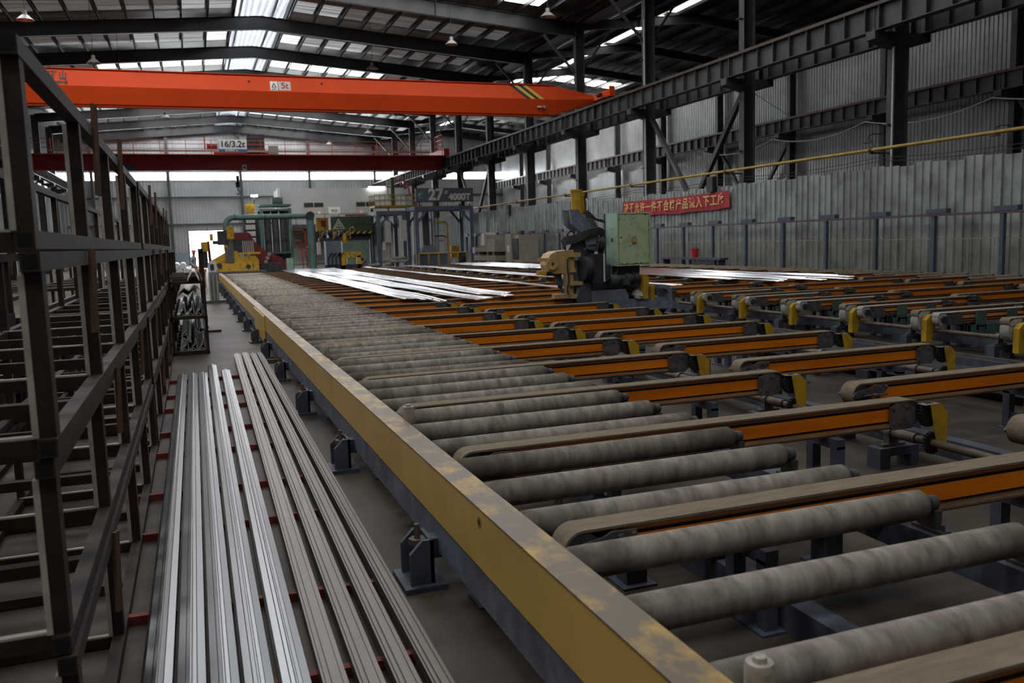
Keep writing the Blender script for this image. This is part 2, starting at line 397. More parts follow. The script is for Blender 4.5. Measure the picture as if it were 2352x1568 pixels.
# roof lights: translucent sheets set between the purlins, glow weakened by hand away from the ridge and in near bays, like fading reflections
GL = [glow('roof_light_%d' % i, (0.95, 0.98, 1.0), SKY_E*s_, 0.75, (0.25, 5.0, 1), 1.0) for i, s_ in enumerate((1.0, 0.35, 0.12, 0.032, 0.006))]
px = sorted(pur_x)
lightmesh = {}
for bi, y in enumerate(YB[:-1]):
    for a, b in zip(px[:-1], px[1:]):
        mid = (a+b)/2
        if b - a > 2: continue
        dist = int(abs(mid-RIDGE)/1.46) - 1
        if dist > 8: continue
        if y < 40: continue
        if y < 50: lvl = 3 if dist < 2 else 4
        elif y < 60: lvl = 2 if dist < 1 else 3 if dist < 4 else 4
        elif y < 66: lvl = 0 if dist < 4 else 2 if dist < 6 else 4
        else: lvl = 0 if dist < 5 else 1
        key = (round(a, 2), min(lvl, 4))
        if key not in lightmesh:
            mb = MB(); za, zb = roofz(a+0.1)+0.225, roofz(b-0.1)+0.225
            mb.add([(a+0.09, 4.6, za), (b-0.16, 4.6, zb), (b-0.16, 6.9, zb), (a+0.09, 6.9, za)], [(0, 3, 2, 1)])
            lightmesh[key] = mb.mesh('roof_light', GL[min(lvl, 4)], smooth=False)
        ob('roof_light', lightmesh[key], ceil, (0, y, 0))
GN = [glow('near_roof_light_%d' % i, (0.97, 0.98, 1.0), SKY_E*s_, 0.6, (0.25, 5.0, 1), 1.0) for i, s_ in enumerate((0.50, 0.18, 0.95, 0.65))]
for i, (a, b) in enumerate(((XL+1.2, RIDGE-GAP-0.3), (RIDGE+GAP+0.3, XR-3.0))):
    za, zb = roofz(a)+0.222, roofz(b)+0.222
    me_n = [MB().add([(a, 4.6, za), (b, 4.6, zb), (b, 6.9, zb), (a, 6.9, za)], [(0, 3, 2, 1)]).mesh('roof_light', GN[i+2*q_], smooth=False) for q_ in (0, 1)]
    for y in YB[:-1]:
        if y < 40: ob('roof_light', me_n[0 if y < 20 else 1], ceil, (0, y, 0))
# ridge ventilator hood with an open slit on one side
hz = RZ + 1.15
hood = MB()
for y in YB[:-1]:
    n = 27; p = BAY/n
    for k in range(n):
        a = y + k*p
        hood.add([(RIDGE-GAP-0.5, a, hz-0.2), (RIDGE, a, hz+0.25), (RIDGE, a+p*0.93, hz+0.25), (RIDGE-GAP-0.5, a+p*0.93, hz-0.2)], [(0, 1, 2, 3)])
        hood.add([(RIDGE+GAP+0.5, a, hz-0.2), (RIDGE, a, hz+0.25), (RIDGE, a+p*0.93, hz+0.25), (RIDGE+GAP+0.5, a+p*0.93, hz-0.2)], [(0, 1, 2, 3)])
        hood.box(RIDGE-GAP-0.5, RIDGE+GAP+0.5, a+p*0.93, a+p, hz+0.26, hz+0.30)
ho = hood.build('vent_hood', M_hood, ceil, smooth=False)
for s_ in (-1, 1):
    x = RIDGE + s_*GAP
    z = roofz(x)+0.2
    MB().box(x-0.03, x+0.03, Y0, Y1, z, z + (1.15 if s_ < 0 else 0.45)).build('vent_curb', M_hood if s_ < 0 else M_rafter, ceil, smooth=False)
    MB().box(x-s_*0.55-0.05, x-s_*0.55+0.05, Y0, Y1, hz-0.32, hz-0.1).build('vent_beam', M_rafter, ceil, smooth=False)
for y in YB:
    for s_ in (-1, 1):
        x = RIDGE + s_*GAP
        MB().bar((x, y, roofz(x)), (x+s_*0.3, y, hz-0.15), 0.12, 0.12).build('vent_post', M_rafter, ceil, smooth=False)

def rafter(name, label, y, pts, dep=0.75, w=0.28, parent=None):
    t = thing(name, label, 'roof beam', (0, y, 0), kind='structure')
    for (xa, za), (xb, zb) in zip(pts[:-1], pts[1:]):
        MB().prism([(xa, za), (xb, zb), (xb, zb-dep), (xa, za-dep)], 'Y', -0.012, 0.012).build('web', M_rafter, t, smooth=False)
        MB().prism([(xa, za), (xb, zb), (xb, zb-0.03), (xa, za-0.03)], 'Y', -w/2, w/2).build('flange', M_rafter, t, smooth=False)
        MB().prism([(xa, za-dep), (xb, zb-dep), (xb, zb-dep-0.03), (xa, za-dep-0.03)], 'Y', -w/2, w/2).build('flange', M_rafter, t, smooth=False)
        m_ = ((xa+xb)/2, (za+zb)/2)
        MB().box(m_[0]-0.03, m_[0]+0.03, -w/2, w/2, m_[1]-dep-0.05, m_[1]+0.05).build('splice_plate', M_rafter, t, smooth=False)
    x, z = pts[len(pts)//2]
    return t
for i, y in enumerate(YB):
    rafter('roof_rafter', 'dark steel roof rafter across the main hall, %s frame from the end wall' % nth(len(YB)-i), y - (0.5 if i == len(YB)-1 else 0) + (0.3 if i == 0 else 0),
           [(XL, EZ), (RIDGE, RZ), (XR, EZ)])
# tie struts from rafters down to the purlins near the ridge, knee braces at the columns
# second aisle roof: rises from the valley then falls to the far wall
def roof2z(x): return EZ + 0.25 + 0.75*(1-abs(x-30.0)/7.6)
ceil2 = thing('ceiling', 'ribbed metal roof over the second aisle', 'ceiling', kind='structure')
XV = XR + 0.6
def roof_sheet2(x0, x1):
    return roof_sheet(x0, x1, roof2z)
me_a = roof_sheet2(XV+1.6, 30.0); me_b = roof_sheet2(30.0, XW+0.2)
for y in YB[:-1]:
    ob('roof_sheet', me_a, ceil2, (0, y, 0)); ob('roof_sheet', me_b, ceil2, (0, y, 0))
for k in range(10):
    x = XV+1.7 + k*1.45
    z = roof2z(x); MB().box(x-0.012, x+0.012, Y0, Y1, z, z+0.24).box(x-0.012, x+0.06, Y0, Y1, z, z+0.012).build('purlin', M_purlin, ceil2, smooth=False)
for i, y in enumerate(YB):
    rafter('roof_rafter', 'dark steel roof rafter over the second aisle, %s frame from the end wall' % nth(len(YB)-i), y - (0.5 if i == len(YB)-1 else 0) + (0.3 if i == 0 else 0),
           [(XR, EZ+0.1), (30.0, roof2z(30)), (XW, EZ+0.2)], 0.5, 0.22)
# valley gutter and the long roof-light strip beside it
MB().box(XR-0.1, XV+0.3, Y0, Y1, EZ-0.05, EZ+0.02).box(XR-0.1, XR-0.06, Y0, Y1, EZ-0.05, EZ+0.45).box(XV+0.26, XV+0.30, Y0, Y1, EZ-0.05, EZ+0.45).build('valley_gutter', M_steel, ceil2, smooth=False)
MB().box(XV+0.9, XV+1.62, Y0, Y1, roof2z(XV+1.2)+0.24, roof2z(XV+1.2)+0.30).build('roof_sheet', M_foil, ceil2, smooth=False)
GS = glow('aisle_strip_light', (1.0, 0.98, 0.95), SKY_E*0.6, 0.6, (1, 0.6, 1), 0.7)
for y in YB[:-1]:
    if y > 36:
        zz_ = roof2z(28.0)+0.10
        MB().box(27.75, 28.3, y+0.5, y+4.0, zz_, zz_+0.01).build('roof_light', GS, ceil2, smooth=False); MB().box(27.75, 28.3, y+4.4, y+BAY-0.4, zz_, zz_+0.01).build('roof_light', GS, ceil2, smooth=False)
    MB().box(XV+0.2, XV+0.95, y, y+BAY, EZ+0.5, EZ+0.56).build('roof_sheet', M_foil, ceil2, smooth=False)
GS2 = glow('aisle_roof_light', (0.98, 0.98, 0.95), SKY_E*1.4, 0.7, (0.25, 5, 1), 1.0)
for bi, y in enumerate(YB[:-1]):
    if not (60 < y < 85 or 30 < y < 33): continue
    for k in range(1, 8) if y > 40 else (4, 5):
        x = XV+1.7+k*1.45
        MB().add([(x+0.1, y+4.6, roof2z(x+0.1)+0.225), (x+1.3, y+4.6, roof2z(x+1.3)+0.225), (x+1.3, y+6.9, roof2z(x+1.3)+0.225), (x+0.1, y+6.9, roof2z(x+0.1)+0.225)], [(0, 3, 2, 1)]).build('roof_light', GS2 if y > 40 else GL[1], ceil2, smooth=False)

# ------------------------------------------------------------------ columns, braces, crane runways
def column_meshes(h, w=0.55, d=0.35, t=0.03):
    fl_ = MB().box(-w/2, -w/2+t, -d/2, d/2, 0, h).mesh('flange', M_steel, False)
    fr_ = MB().box(w/2-t, w/2, -d/2, d/2, 0, h).mesh('flange', M_steel, False)
    we_ = MB().box(-w/2+t, w/2-t, -0.015, 0.015, 0, h).mesh('web', M_steel, False)
    return fl_, fr_, we_
cm = column_meshes(EZ-0.1)
corb = {s_: MB().prism([(s_*0.27, 7.62), (s_*1.15, 7.85), (s_*1.15, 8.1), (s_*0.27, 8.1)], 'Y', -0.2, 0.2).mesh('corbel', M_steel, False) for s_ in (-1, 1)}
cap = MB().box(-0.5, 0.5, -0.35, 0.35, 0, 0.06).mesh('base_plate', M_steel, False)
for i, y in enumerate(YB[1:-1]):
    t = thing('steel_column', 'dark steel H column behind the sheet fence, %s from the end wall' % nth(len(YB)-2-i), 'column', (XR, y, 0), kind='structure')
    for m_, n_ in zip(cm, ('flange', 'flange', 'web')): ob(n_, m_, t)
    ob('corbel', corb[-1], t); ob('corbel', corb[1], t); ob('base_plate', cap, t)
    for z in (3.0, 5.2, 10.5): box('step_bracket', M_steel, t, -0.45, -0.275, -0.1, 0.1, z, z+0.03)
    MB().cyl((-0.32, -0.14, 0), (-0.32, -0.14, 12.4), 0.035, 8).build('down_pipe', M_white, t) if i % 2 else None
for i, y in enumerate(YB[1:-1]):
    t = thing('steel_column', 'dark steel column along the rack side wall, %s from the end wall' % nth(len(YB)-2-i), 'column', (XL, y, 0), kind='structure')
    for m_, n_ in zip(cm, ('flange', 'flange', 'web')): ob(n_, m_, t)
    ob('corbel', corb[1], t); ob('base_plate', cap, t)
cm2 = column_meshes(EZ, 0.5, 0.32)
for i, y in enumerate(YB[1:-1]):
    t = thing('steel_column', 'dark steel column against the far ribbed side wall, %s from the end wall' % nth(len(YB)-2-i), 'column', (XW-0.45, y, 0), kind='structure')
    for m_, n_ in zip(cm2, ('flange', 'flange', 'web')): ob(n_, m_, t)
    ob('corbel', corb[-1], t)
# runway girders
def runway(label, x, z0, z1, m_rail, only=None, fw=0.36):
    t = thing('crane_runway', label, 'runway', (x, 0, 0), kind='structure')
    st = MB().box(-fw/2+0.02, fw/2-0.02, -0.012, 0.012, z0+0.03, z1-0.03).mesh('stiffener', M_steel, False)
    for a, b in zip(YB[:-1], YB[1:]):
        box('web', M_steel, t, -0.012, 0.012, a+0.02, b-0.02, z0+0.03, z1-0.03)
        box('flange', M_steel, t, -fw/2, fw/2, a+0.02, b-0.02, z0, z0+0.03)
        box('flange', M_steel, t, -fw/2, fw/2, a+0.02, b-0.02, z1-0.03, z1)
        for k in range(9):
            ob('stiffener', st, t, (0, a + 0.3 + k*(BAY-0.6)/8, 0))
    box('rail', m_rail, t, -0.05, 0.05, Y0, Y1-0.6, z1, z1+0.12)
    return t
M_railrust = mat('rail_rust', (0.12, 0.085, 0.065), 0.5, metal=0.4, var=0.2)
M_railred = mat('rail_red', (0.13, 0.035, 0.03), 0.5, var=0.2)
runway('crane runway girder on the columns above the sheet fence', 21.05, 8.1, 8.9, M_railrust)
runway('crane runway girder on the columns of the second aisle\'s near side', 22.95, 8.1, 8.9, M_railrust)
runway('crane runway girder with a red rail along the far side wall', 36.1, 8.1, 8.9, M_railred)
runway('crane runway girder above the steel racks', -11.35, 8.1, 8.9, M_railrust)
# V braces between columns, wall cross ties
for j, (ya, yb, xx) in enumerate([(YB[5], YB[6], XR), (YB[9], YB[10], XR), (YB[4], YB[5], XW-0.45), (YB[7], YB[8], XW-0.45)]):
    t = thing('vee_brace', 'V shaped steel brace between two columns, %s' % ('behind the red banner', 'beyond the slate number sign', 'on the far wall near the top corner', 'on the far wall above the banner')[j], 'brace', (xx, 0, 0), kind='structure')
    ym = (ya+yb)/2
    MB().bar((0, ya+0.2, 7.7), (0, ym-0.08, 3.3), 0.2, 0.2).build('brace', M_steel, t, smooth=False)
    MB().bar((0, yb-0.2, 7.7), (0, ym+0.08, 3.3), 0.2, 0.2).build('brace', M_steel, t, smooth=False)
    box('gusset', M_steel, t, -0.02, 0.02, ym-0.35, ym+0.35, 2.95, 3.5)
for j, (a, b) in enumerate([(YB[3], YB[4]), (YB[7], YB[8])]):
    t = thing('cross_tie', 'thin crossed tie rods on the far wall, %s pair' % ('near', 'distant')[j], 'tie rod', (XW-0.5, 0, 0), kind='structure')
    for za, zb in ((9.2, 13.6), (13.6, 9.2)): MB().tube([(0, a, za), (0, b, zb)], 0.025, 6).build('rod', M_steel, t)
for i, y in enumerate(YB[2:-1]):
    t = thing('knee_brace', 'slanted strut from column top to rafter, %s from the end wall' % nth(len(YB)-3-i), 'brace', (XR, y, 0), kind='structure')
    MB().bar((-0.28, 0, 11.4), (-2.2, 0, 13.45), 0.12, 0.12).build('strut', M_steel, t, smooth=False)
    MB().bar((0.28, 0, 11.6), (1.9, 0, 13.75), 0.10, 0.10).build('strut', M_steel, t, smooth=False)

# ------------------------------------------------------------------ bridge cranes
CY = 42.6
cr = thing('overhead_crane', 'orange single girder overhead crane with hazard stripes and 5t plate', 'crane', (0, CY, 0))
xa, xb = -10.6, 18.9
sec = [(-0.22, 9.72), (0.22, 9.72), (0.48, 8.98), (0.26, 8.25), (-0.26, 8.25), (-0.48, 8.98)]
end = [(-0.16, 9.32), (0.16, 9.32), (0.30, 9.10), (0.2, 8.86), (-0.2, 8.86), (-0.30, 9.10)]
g = MB(); n = 6
rings = [(-11.1, end), (xa, sec), (18.3, sec), (20.55, end)]
vs = [(X, y, z) for X, s_ in rings for y, z in s_]
g.add(vs, [(r*n+k, r*n+(k+1) % n, (r+1)*n+(k+1) % n, (r+1)*n+k) for r in range(3) for k in range(n)] + [tuple(range(n)), tuple(3*n+k for k in range(n))])
g.build('girder', M_crane, cr, smooth=False)
box('top_flange', M_crane, cr, xa, 18.3, -0.30, 0.30, 9.72, 9.75)
box('lower_rail', M_crane, cr, xa+0.3, 17.8, -0.20, 0.20, 8.16, 8.25)
for s_, X in ((1, 21.05), (-1, -11.35)):
    box('end_carriage', M_crane, cr, X-0.16, X+0.16, -1.3, 1.3, 9.12, 9.46)
    for y in (-1.05, 1.05):
        MB().cyl((X-0.06, y, 9.16), (X+0.06, y, 9.16), 0.15, 16).build('wheel', M_iron, cr)
    MB().cyl((X-0.35*s_, -0.75, 9.25), (X-0.35*s_, -0.45, 9.25), 0.11, 14).build('drive_motor', M_dark, cr)
    box('buffer', M_crane, cr, X-0.14, X+0.14, -1.42, -1.3, 9.1, 9.62)
def on_face(x, z):   # a point on the upper camera-side face of the girder
    t = (9.72 - z)/(9.72-8.98); return -0.22 - 0.26*t
tilt = math.atan2(0.26, 0.74)
for k, m_ in enumerate((M_black2, M_stripe, M_black2, M_stripe)):
    x0 = 15.75 + k*0.24
    sl = 0.9
    MB().add([(x0, on_face(0, 9.715)-0.006, 9.715), (x0+0.24, on_face(0, 9.715)-0.006, 9.715), (x0+0.24+sl, on_face(0, 8.99)-0.006, 8.99), (x0+sl, on_face(0, 8.99)-0.006, 8.99)], [(0, 1, 2, 3)]).build('hazard_stripe', m_, cr, smooth=False)
def plate(name, m_, x0, x1, z0, z1, off=0.01):
    return MB().add([(x0, on_face(0, z1)-off, z1), (x1, on_face(0, z1)-off, z1), (x1, on_face(0, z0)-off, z0), (x0, on_face(0, z0)-off, z0)], [(0, 1, 2, 3)]).build(name, m_, cr, smooth=False)
plate('warning_plate', M_signwhite, 3.93, 4.27, 9.02, 9.46)
plate('load_plate', M_sheetwhite, 4.31, 4.85, 9.04, 9.46)
FT = (PI/2 - tilt, 0, 0)
text('lettering', '5t', 0.42, mat('load_red', (0.5, 0.06, 0.03)), cr, (4.58, on_face(0, 9.25)-0.02, 9.25), FT, 0.003, 0.008)
q = MB(); q.add([(3.98, on_face(0, 9.16)-0.014, 9.16), (4.22, on_face(0, 9.16)-0.014, 9.16), (4.10, on_face(0, 9.40)-0.014, 9.40)], [(0, 1, 2)]).build('warning_triangle', M_black2, cr, smooth=False)
q = MB(); q.add([(4.04, on_face(0, 9.19)-0.017, 9.19), (4.16, on_face(0, 9.19)-0.017, 9.19), (4.10, on_face(0, 9.32)-0.017, 9.32)], [(0, 1, 2)]).build('warning_triangle_centre', M_signwhite, cr, smooth=False)
text('lettering', '起重机', 0.08, M_black2, cr, (4.10, on_face(0, 9.08)-0.018, 9.08), FT, 0.002)
text('lettering', '河南矿山', 0.46, M_black2, cr, (-5.14, on_face(0, 9.39)-0.014, 9.39), FT, 0.004, 0.012, xs=0.68)
text('lettering', 'HENAN MINE', 0.17, M_black2, cr, (-5.14, on_face(0, 9.10)-0.014, 9.10), FT, 0.004, 0.008, xs=1.25)
for x in (3.0, 6.3): MB().cyl((x, on_face(0, 9.42)-0.03, 9.42), (x, on_face(0, 9.42)+0.02, 9.42), 0.05, 10).build('bolt_hole', M_black2, cr)
MB().cyl((17.6, -0.36, 8.6), (17.6, -0.5, 8.6), 0.07, 10).build('sensor', M_lampmetal, cr)
box('sensor_box', M_white, cr, 17.25, 17.45, -0.46, -0.36, 8.57, 8.64)

C2 = 73.5
c2 = thing('overhead_crane', 'dark red double girder overhead crane with walkway and 16/3.2t sign', 'crane', (0, C2, 0))
for y in (0.0, 2.4):
    box('girder', M_crane2, c2, -11.3, 20.9, y-0.28, y+0.28, 8.0 + y*0.115, 9.15)
    box('girder_flange', M_cranerail, c2, -11.3, 20.9, y-0.36, y+0.36, 9.15, 9.2)
box('walkway', M_cranerail, c2, -11.3, 20.9, -1.15, -0.3, 9.12, 9.18)
box('conduit_tray', M_machine, c2, -9.5, 19.8, -0.42, -0.32, 9.42, 9.58)
for z in (9.6, 9.95, 10.25): MB().cyl((-11.3, -1.12, z), (20.9, -1.12, z), 0.022, 6).build('handrail', M_cranerail, c2)
po = MB().box(-0.025, 0.025, -0.025, 0.025, 9.15, 10.27).mesh('rail_post', M_cranerail, False)
for k in range(18): ob('rail_post', po, c2, (-11.1 + k*1.87, -1.12, 0))
for X in (21.05, -11.35):
    box('end_carriage', M_crane2, c2, X-0.25, X+0.25, -1.2, 3.6, 9.06, 9.75)
    for y in (-0.8, 3.2): MB().cyl((X-0.07, y, 9.22), (X+0.07, y, 9.22), 0.22, 16).build('wheel', M_iron, c2)
    for z in (10.1, 10.5, 10.9):
        MB().cyl((X-0.4, -1.2, z), (X-0.4, 1.0, z), 0.025, 6).build('end_railing', M_cranerail, c2)
    for y in (-1.2, -0.1, 1.0): MB().cyl((X-0.4, y, 9.7), (X-0.4, y, 10.9), 0.03, 6).build('end_railing_post', M_cranerail, c2)
# trolley with hoist and cabinet
box('trolley_frame', M_crane2, c2, 2.2, 6.4, 0.1, 2.3, 9.35, 9.6)
MB().cyl((2.6, 1.2, 10.0), (4.6, 1.2, 10.0), 0.38, 20).build('hoist_drum', M_dark, c2)
MB().cyl((1.7, 0.6, 9.95), (2.5, 0.6, 9.95), 0.24, 14).build('hoist_motor', M_mred, c2)
MB().cyl((4.5, 1.0, 10.35), (5.2, 1.0, 10.35), 0.18, 14).build('hoist_motor', M_mred, c2)
MB().cyl((1.55, 0.5, 9.6), (1.55, 0.5, 10.7), 0.05, 8).build('warning_mast', M_cranerail, c2)
box('electric_cabinet', M_dark, c2, 4.75, 6.1, -0.2, 0.5, 9.2, 10.85)
for k in range(5): box('cabinet_rib', M_iron, c2, 4.8, 6.05, -0.23, -0.2, 9.35+k*0.3, 9.4+k*0.3)
box('sign_board', M_signwhite, c2, 2.55, 4.65, -1.24, -1.18, 9.55, 10.3)
box('sign_footer', mat('sign_blue', (0.10, 0.17, 0.33)), c2, 2.55, 4.65, -1.245, -1.18, 9.32, 9.56)
text('lettering', '16/3.2t', 0.66, M_signtxt, c2, (3.58, -1.25, 9.93), FRONT, 0.004, 0.010)
text('lettering', '◎河南矿山', 0.20, M_signwhite, c2, (3.5, -1.255, 9.44), FRONT, 0.003, 0.004)
box('junction_box', M_machine, c2, 6.3, 7.05, -1.18, -1.0, 9.2, 9.85)
box('name_plate', mat('sign_blue', (0.10, 0.17, 0.33)), c2, -4.9, -3.7, -0.30, -0.28, 8.0, 8.42)
box('warning_plate', M_signwhite, c2, 4.25, 4.6, -0.31, -0.285, 8.0, 8.45)
MB().add([(4.31, -0.315, 8.15), (4.54, -0.315, 8.15), (4.425, -0.315, 8.38)], [(0, 1, 2)]).build('warning_triangle', M_black2, c2, smooth=False)
# hook block
hk = thing('hook_block', 'crane hook block hanging in front of the window band', 'hook', (3.9, C2+1.2, 0))
MB().cyl((-0.10, 0, 7.55), (-0.10, 0, 9.4), 0.015, 6).build('rope', M_dark, hk); MB().cyl((0.10, 0, 7.55), (0.10, 0, 9.4), 0.015, 6).build('rope', M_dark, hk)
MB().cyl((-0.09, 0, 7.35), (0.09, 0, 7.35), 0.36, 20).build('sheave_housing', M_dark, hk)
box('block_body', mat('hook_brown', (0.10, 0.07, 0.04)), hk, -0.16, 0.16, -0.12, 0.12, 6.75, 7.2)
hp = [(0.0, 0, 6.75), (0.0, 0, 6.55)] + [(0.16*math.sin(a)-0.0, 0, 6.36+0.16*math.cos(a)) for a in [0.2+0.5*i for i in range(9)]]
MB().tube(hp, 0.05, 8).build('hook', M_lampmetal, hk)

# ------------------------------------------------------------------ pendant lamps
lampm = MB(); lampm.lathe([(0.03, 0.42), (0.09, 0.40), (0.10, 0.22), (0.14, 0.18), (0.34, 0.0), (0.36, 0.0), (0.15, 0.2)], 18)
me_shade = lampm.mesh('lamp_shade', M_lampmetal)
me_bulb = MB().lathe([(0.0, -0.02), (0.08, 0.0), (0.10, 0.08), (0.05, 0.18)], 12).mesh('bulb', M_white)
for i, (x, y, z) in enumerate(sorted([(-4.15, 51.3, 11.7), (-3.4, 59.4, 12.1), (14.2, 47.0, 12.6), (11.4, 55, 12.7), (9.2, 63.2, 12.6), (-1.1, 67.5, 11.2), (-0.9, 80.0, 9.9), (15.3, 77, 11.5), (13.1, 85, 11.4), (-6.0, 43.0, 11.8), (16.8, 39.5, 12.4)], key=lambda p: p[1])):
    t = thing('pendant_lamp', 'bell shaped pendant lamp under the roof, %s counting from the near end' % nth(i+1), 'lamp', (x, y, z), group='bell lamps under the roof')
    ob('lamp_shade', me_shade, t); ob('bulb', me_bulb, t)
    MB().cyl((0, 0, 0.4), (0, 0, roofz(x)+0.26-z), 0.012, 6).build('cord', M_dark, t)
# small bracket lamps on the far wall columns
for i, (y, z) in enumerate([(27.2, 5.6), (22.9, 4.7), (33.2, 4.6), (36.6, 5.4)]):
    t = thing('bracket_lamp', 'small shaded lamp on a bracket above the fence, %s from the picture edge' % nth(i+1), 'lamp', (XW-1.65, YB[3+i], (6.4, 7.0, 6.0, 6.6)[i]))
    MB().lathe([(0.05, 0.2), (0.08, 0.12), (0.26, 0.0), (0.27, 0.0), (0.1, 0.14)], 14).build('lamp_shade', M_lampmetal, t)
    MB().tube([(0, 0, 0.2), (0.05, 0, 0.4), (0.4, 0, 0.5), (0.945, 0, 0.5)], 0.02, 6).build('arm', M_dark, t)

# ------------------------------------------------------------------ sheet fence, rail, banner, gas pipe
FX = 20.5
fe = thing('sheet_fence', 'tall pale ribbed steel sheet fence along the aisle', 'fence', (FX, 0, 0))
PW = 0.60
def fence_panel(h):
    pts = [(0, 0), (0.0, 0.02), (0.0, 0.26), (-0.035, 0.28), (-0.035, 0.305), (0, 0.325), (0.0, 0.56), (-0.05, 0.575), (-0.05, PW-0.003)]
    o = []
    for X, Y in pts: o += [(X, Y, 0.05), (X, Y, h)]
    return MB().add(o, [(2*i, 2*i+2, 2*i+3, 2*i+1) for i in range(len(pts)-1)]).mesh('sheet_panel', M_fence, False)
pm = [fence_panel(h) for h in (3.70, 3.74, 3.78)]; pm2 = fence_panel(3.95)
yy = 6.0; k = 0
while yy < 76:
    ob('sheet_panel', pm2 if yy > 42 else pm[(k*7) % 3], fe, (0, yy, 0)); yy += PW; k += 1
for z in (0.4, 1.9, 3.3): box('back_rail', M_steel, fe, 0.02, 0.08, 6, 76, z, z+0.06)
for y in range(7, 76, 4): box('fence_post', M_steel, fe, 0.08, 0.16, y, y+0.08, 0, 3.7)

rl = thing('guard_rail', 'blue grey railing of square posts in front of the sheet fence', 'railing', (19.8, 0, 0))
me_post = MB().box(-0.055, 0.055, -0.055, 0.055, 0, 2.16).mesh('post', M_fencerail, False)
me_cap = MB().box(-0.06, 0.12, -0.36, 0.36, 2.21, 2.34).mesh('tee_bracket', M_fencerail, False)
me_mesh = MB()
for k in range(21): me_mesh.box(-0.004, 0.004, 0.07+k*0.103-0.003, 0.07+k*0.103+0.003, 0.1, 1.5)
for k in range(15): me_mesh.box(-0.004, 0.004, 0.06, 2.14, 0.1+k*0.1-0.003, 0.1+k*0.1+0.003)
me_mesh.box(-0.012, 0.012, 0.06, 2.14, 1.49, 1.515).box(-0.012, 0.012, 1.08, 1.11, 0.1, 1.5)
me_mesh = me_mesh.mesh('mesh_panel', M_wire, False)
for k in range(26):
    y = 7.82 + k*2.225
    ob('post', me_post, rl, (0, y, 0)); ob('tee_bracket', me_cap, rl, (0, y-0.1, 0))
    if y < 46: ob('mesh_panel', me_mesh, rl, (0.05, y, 0))
box('top_rail', M_fencerail, rl, -0.05, 0.05, 6.5, 64, 2.16, 2.21)
box('red_cable', mat('cable_red', (0.14, 0.03, 0.025)), rl, -0.065, -0.05, 6.5, 60, 2.14, 2.165)

gp = thing('gas_pipe', 'yellow gas pipe running along above the sheet fence', 'pipe', (20.95, 0, 0))
MB().cyl((0, 3, 4.38), (0, 66, 4.38), 0.055, 12).build('pipe', M_pipey, gp)
for k in range(7):
    y = YB[3] + k*BAY
    MB().box(-0.06, 0.77, y-0.03, y+0.03, 4.26, 4.32).build('pipe_bracket', M_steel, gp, smooth=False)
    MB().cyl((0, y-0.05, 4.38), (0, y+0.05, 4.38), 0.085, 12).build('pipe_clamp', M_railrust, gp)
wc = thing('sagging_cable', 'thin pale cable sagging between columns below the far runway', 'cable', (35.6, 0, 0))
for a, b in zip(YB[3:8], YB[4:9]):
    MB().tube([(0, a + (b-a)*t/10, 7.75 - 0.5*(1-(2*t/10-1)**2)) for t in range(11)], 0.03, 6).build('cable_span', M_white, wc)
cb = thing('signal_wires', 'two thin dark wires strung above the sheet fence', 'cable', (21.2, 0, 0))
for dz in (0, 0.12):
    for a, b in zip(YB[2:9], YB[3:10]):
        MB().tube([(0, a+(b-a)*t/8, 4.02+dz-0.14*(1-(2*t/8-1)**2)) for t in range(9)], 0.010, 5).build('wire', M_dark, cb)
for i, y in enumerate([31.0, 55.4]):
    t = thing('junction_box', 'dark perforated box hung on the fence top, %s' % ('by the red banner' if i == 0 else 'behind the yellow cylinder'), 'box', (20.36, y, 3.55))
    box('box_body', M_dark, t, -0.1, 0.1, -0.22, 0.22, 0, 0.62)
    for a in range(5):
        for b in range(4): box('slot', M_iron, t, -0.106, -0.1, -0.18+b*0.1, -0.12+b*0.1, 0.06+a*0.11, 0.12+a*0.11)

bn = thing('slogan_banner', 'red cloth banner with gold Chinese lettering on the fence', 'banner', (20.36, 0, 0))
mb = MB(); nseg = 60; ba, bb = 38.9, 29.7
vs = []
for i in range(nseg+1):
    t = i/nseg; y = ba + (bb-ba)*t; sag = -0.10*math.sin(PI*t) + 0.0
    for z in (2.86 + 0.02*math.sin(t*20) + sag*0.9, 3.54 + sag*0.5):
        vs.append((0.03*math.sin(t*17) + 0.012*math.sin(t*53+z*4), y, z))
mb.add(vs, [(2*i, 2*i+2, 2*i+3, 2*i+1) for i in range(nseg)]).build('cloth', M_banner, bn)
slog = '决不允许一件不合格产品流入下工序'
for i, ch in enumerate(slog):
    t = (i + 0.9)/(len(slog)+0.9)
    text('lettering', ch, 0.50, M_bannertxt, bn, (-0.055, ba+(bb-ba)*t, 3.2 - 0.07*math.sin(PI*t)), SIDE, 0.003, 0.009, xs=1.0)
for y in (ba, bb): MB().tube([(0, y, 3.5), (0.1, y+0.15*(1 if y == ba else -1), 3.75)], 0.008, 5).build('tie_cord', M_white, bn)

# ------------------------------------------------------------------ run-out roller table
RP = 0.518
RY0 = 2.01 - 2*RP
rt = thing('roller_table', 'long run-out roller table with felt rollers and a yellow side beam', 'conveyor', (0, 0, 0))
TY1 = 44.3
bm1 = MB().prism([(1.143, 0.64), (1.143, 0.355), (1.165, 0.345), (1.165, 0.60), (1.285, 0.60), (1.285, 0.64)], 'Y', 0.4, 11.6).build('side_beam', M_yellow, rt, smooth=False)
bm2 = MB().prism([(1.143, 0.64), (1.143, 0.355), (1.165, 0.345), (1.165, 0.60), (1.285, 0.60), (1.285, 0.64)], 'Y', 11.62, 25.0).build('side_beam', M_yellow, rt, smooth=False)
bm3 = MB().prism([(1.143, 0.64), (1.143, 0.355), (1.165, 0.345), (1.165, 0.60), (1.285, 0.60), (1.285, 0.64)], 'Y', 25.02, TY1).build('side_beam', M_yellow, rt, smooth=False)
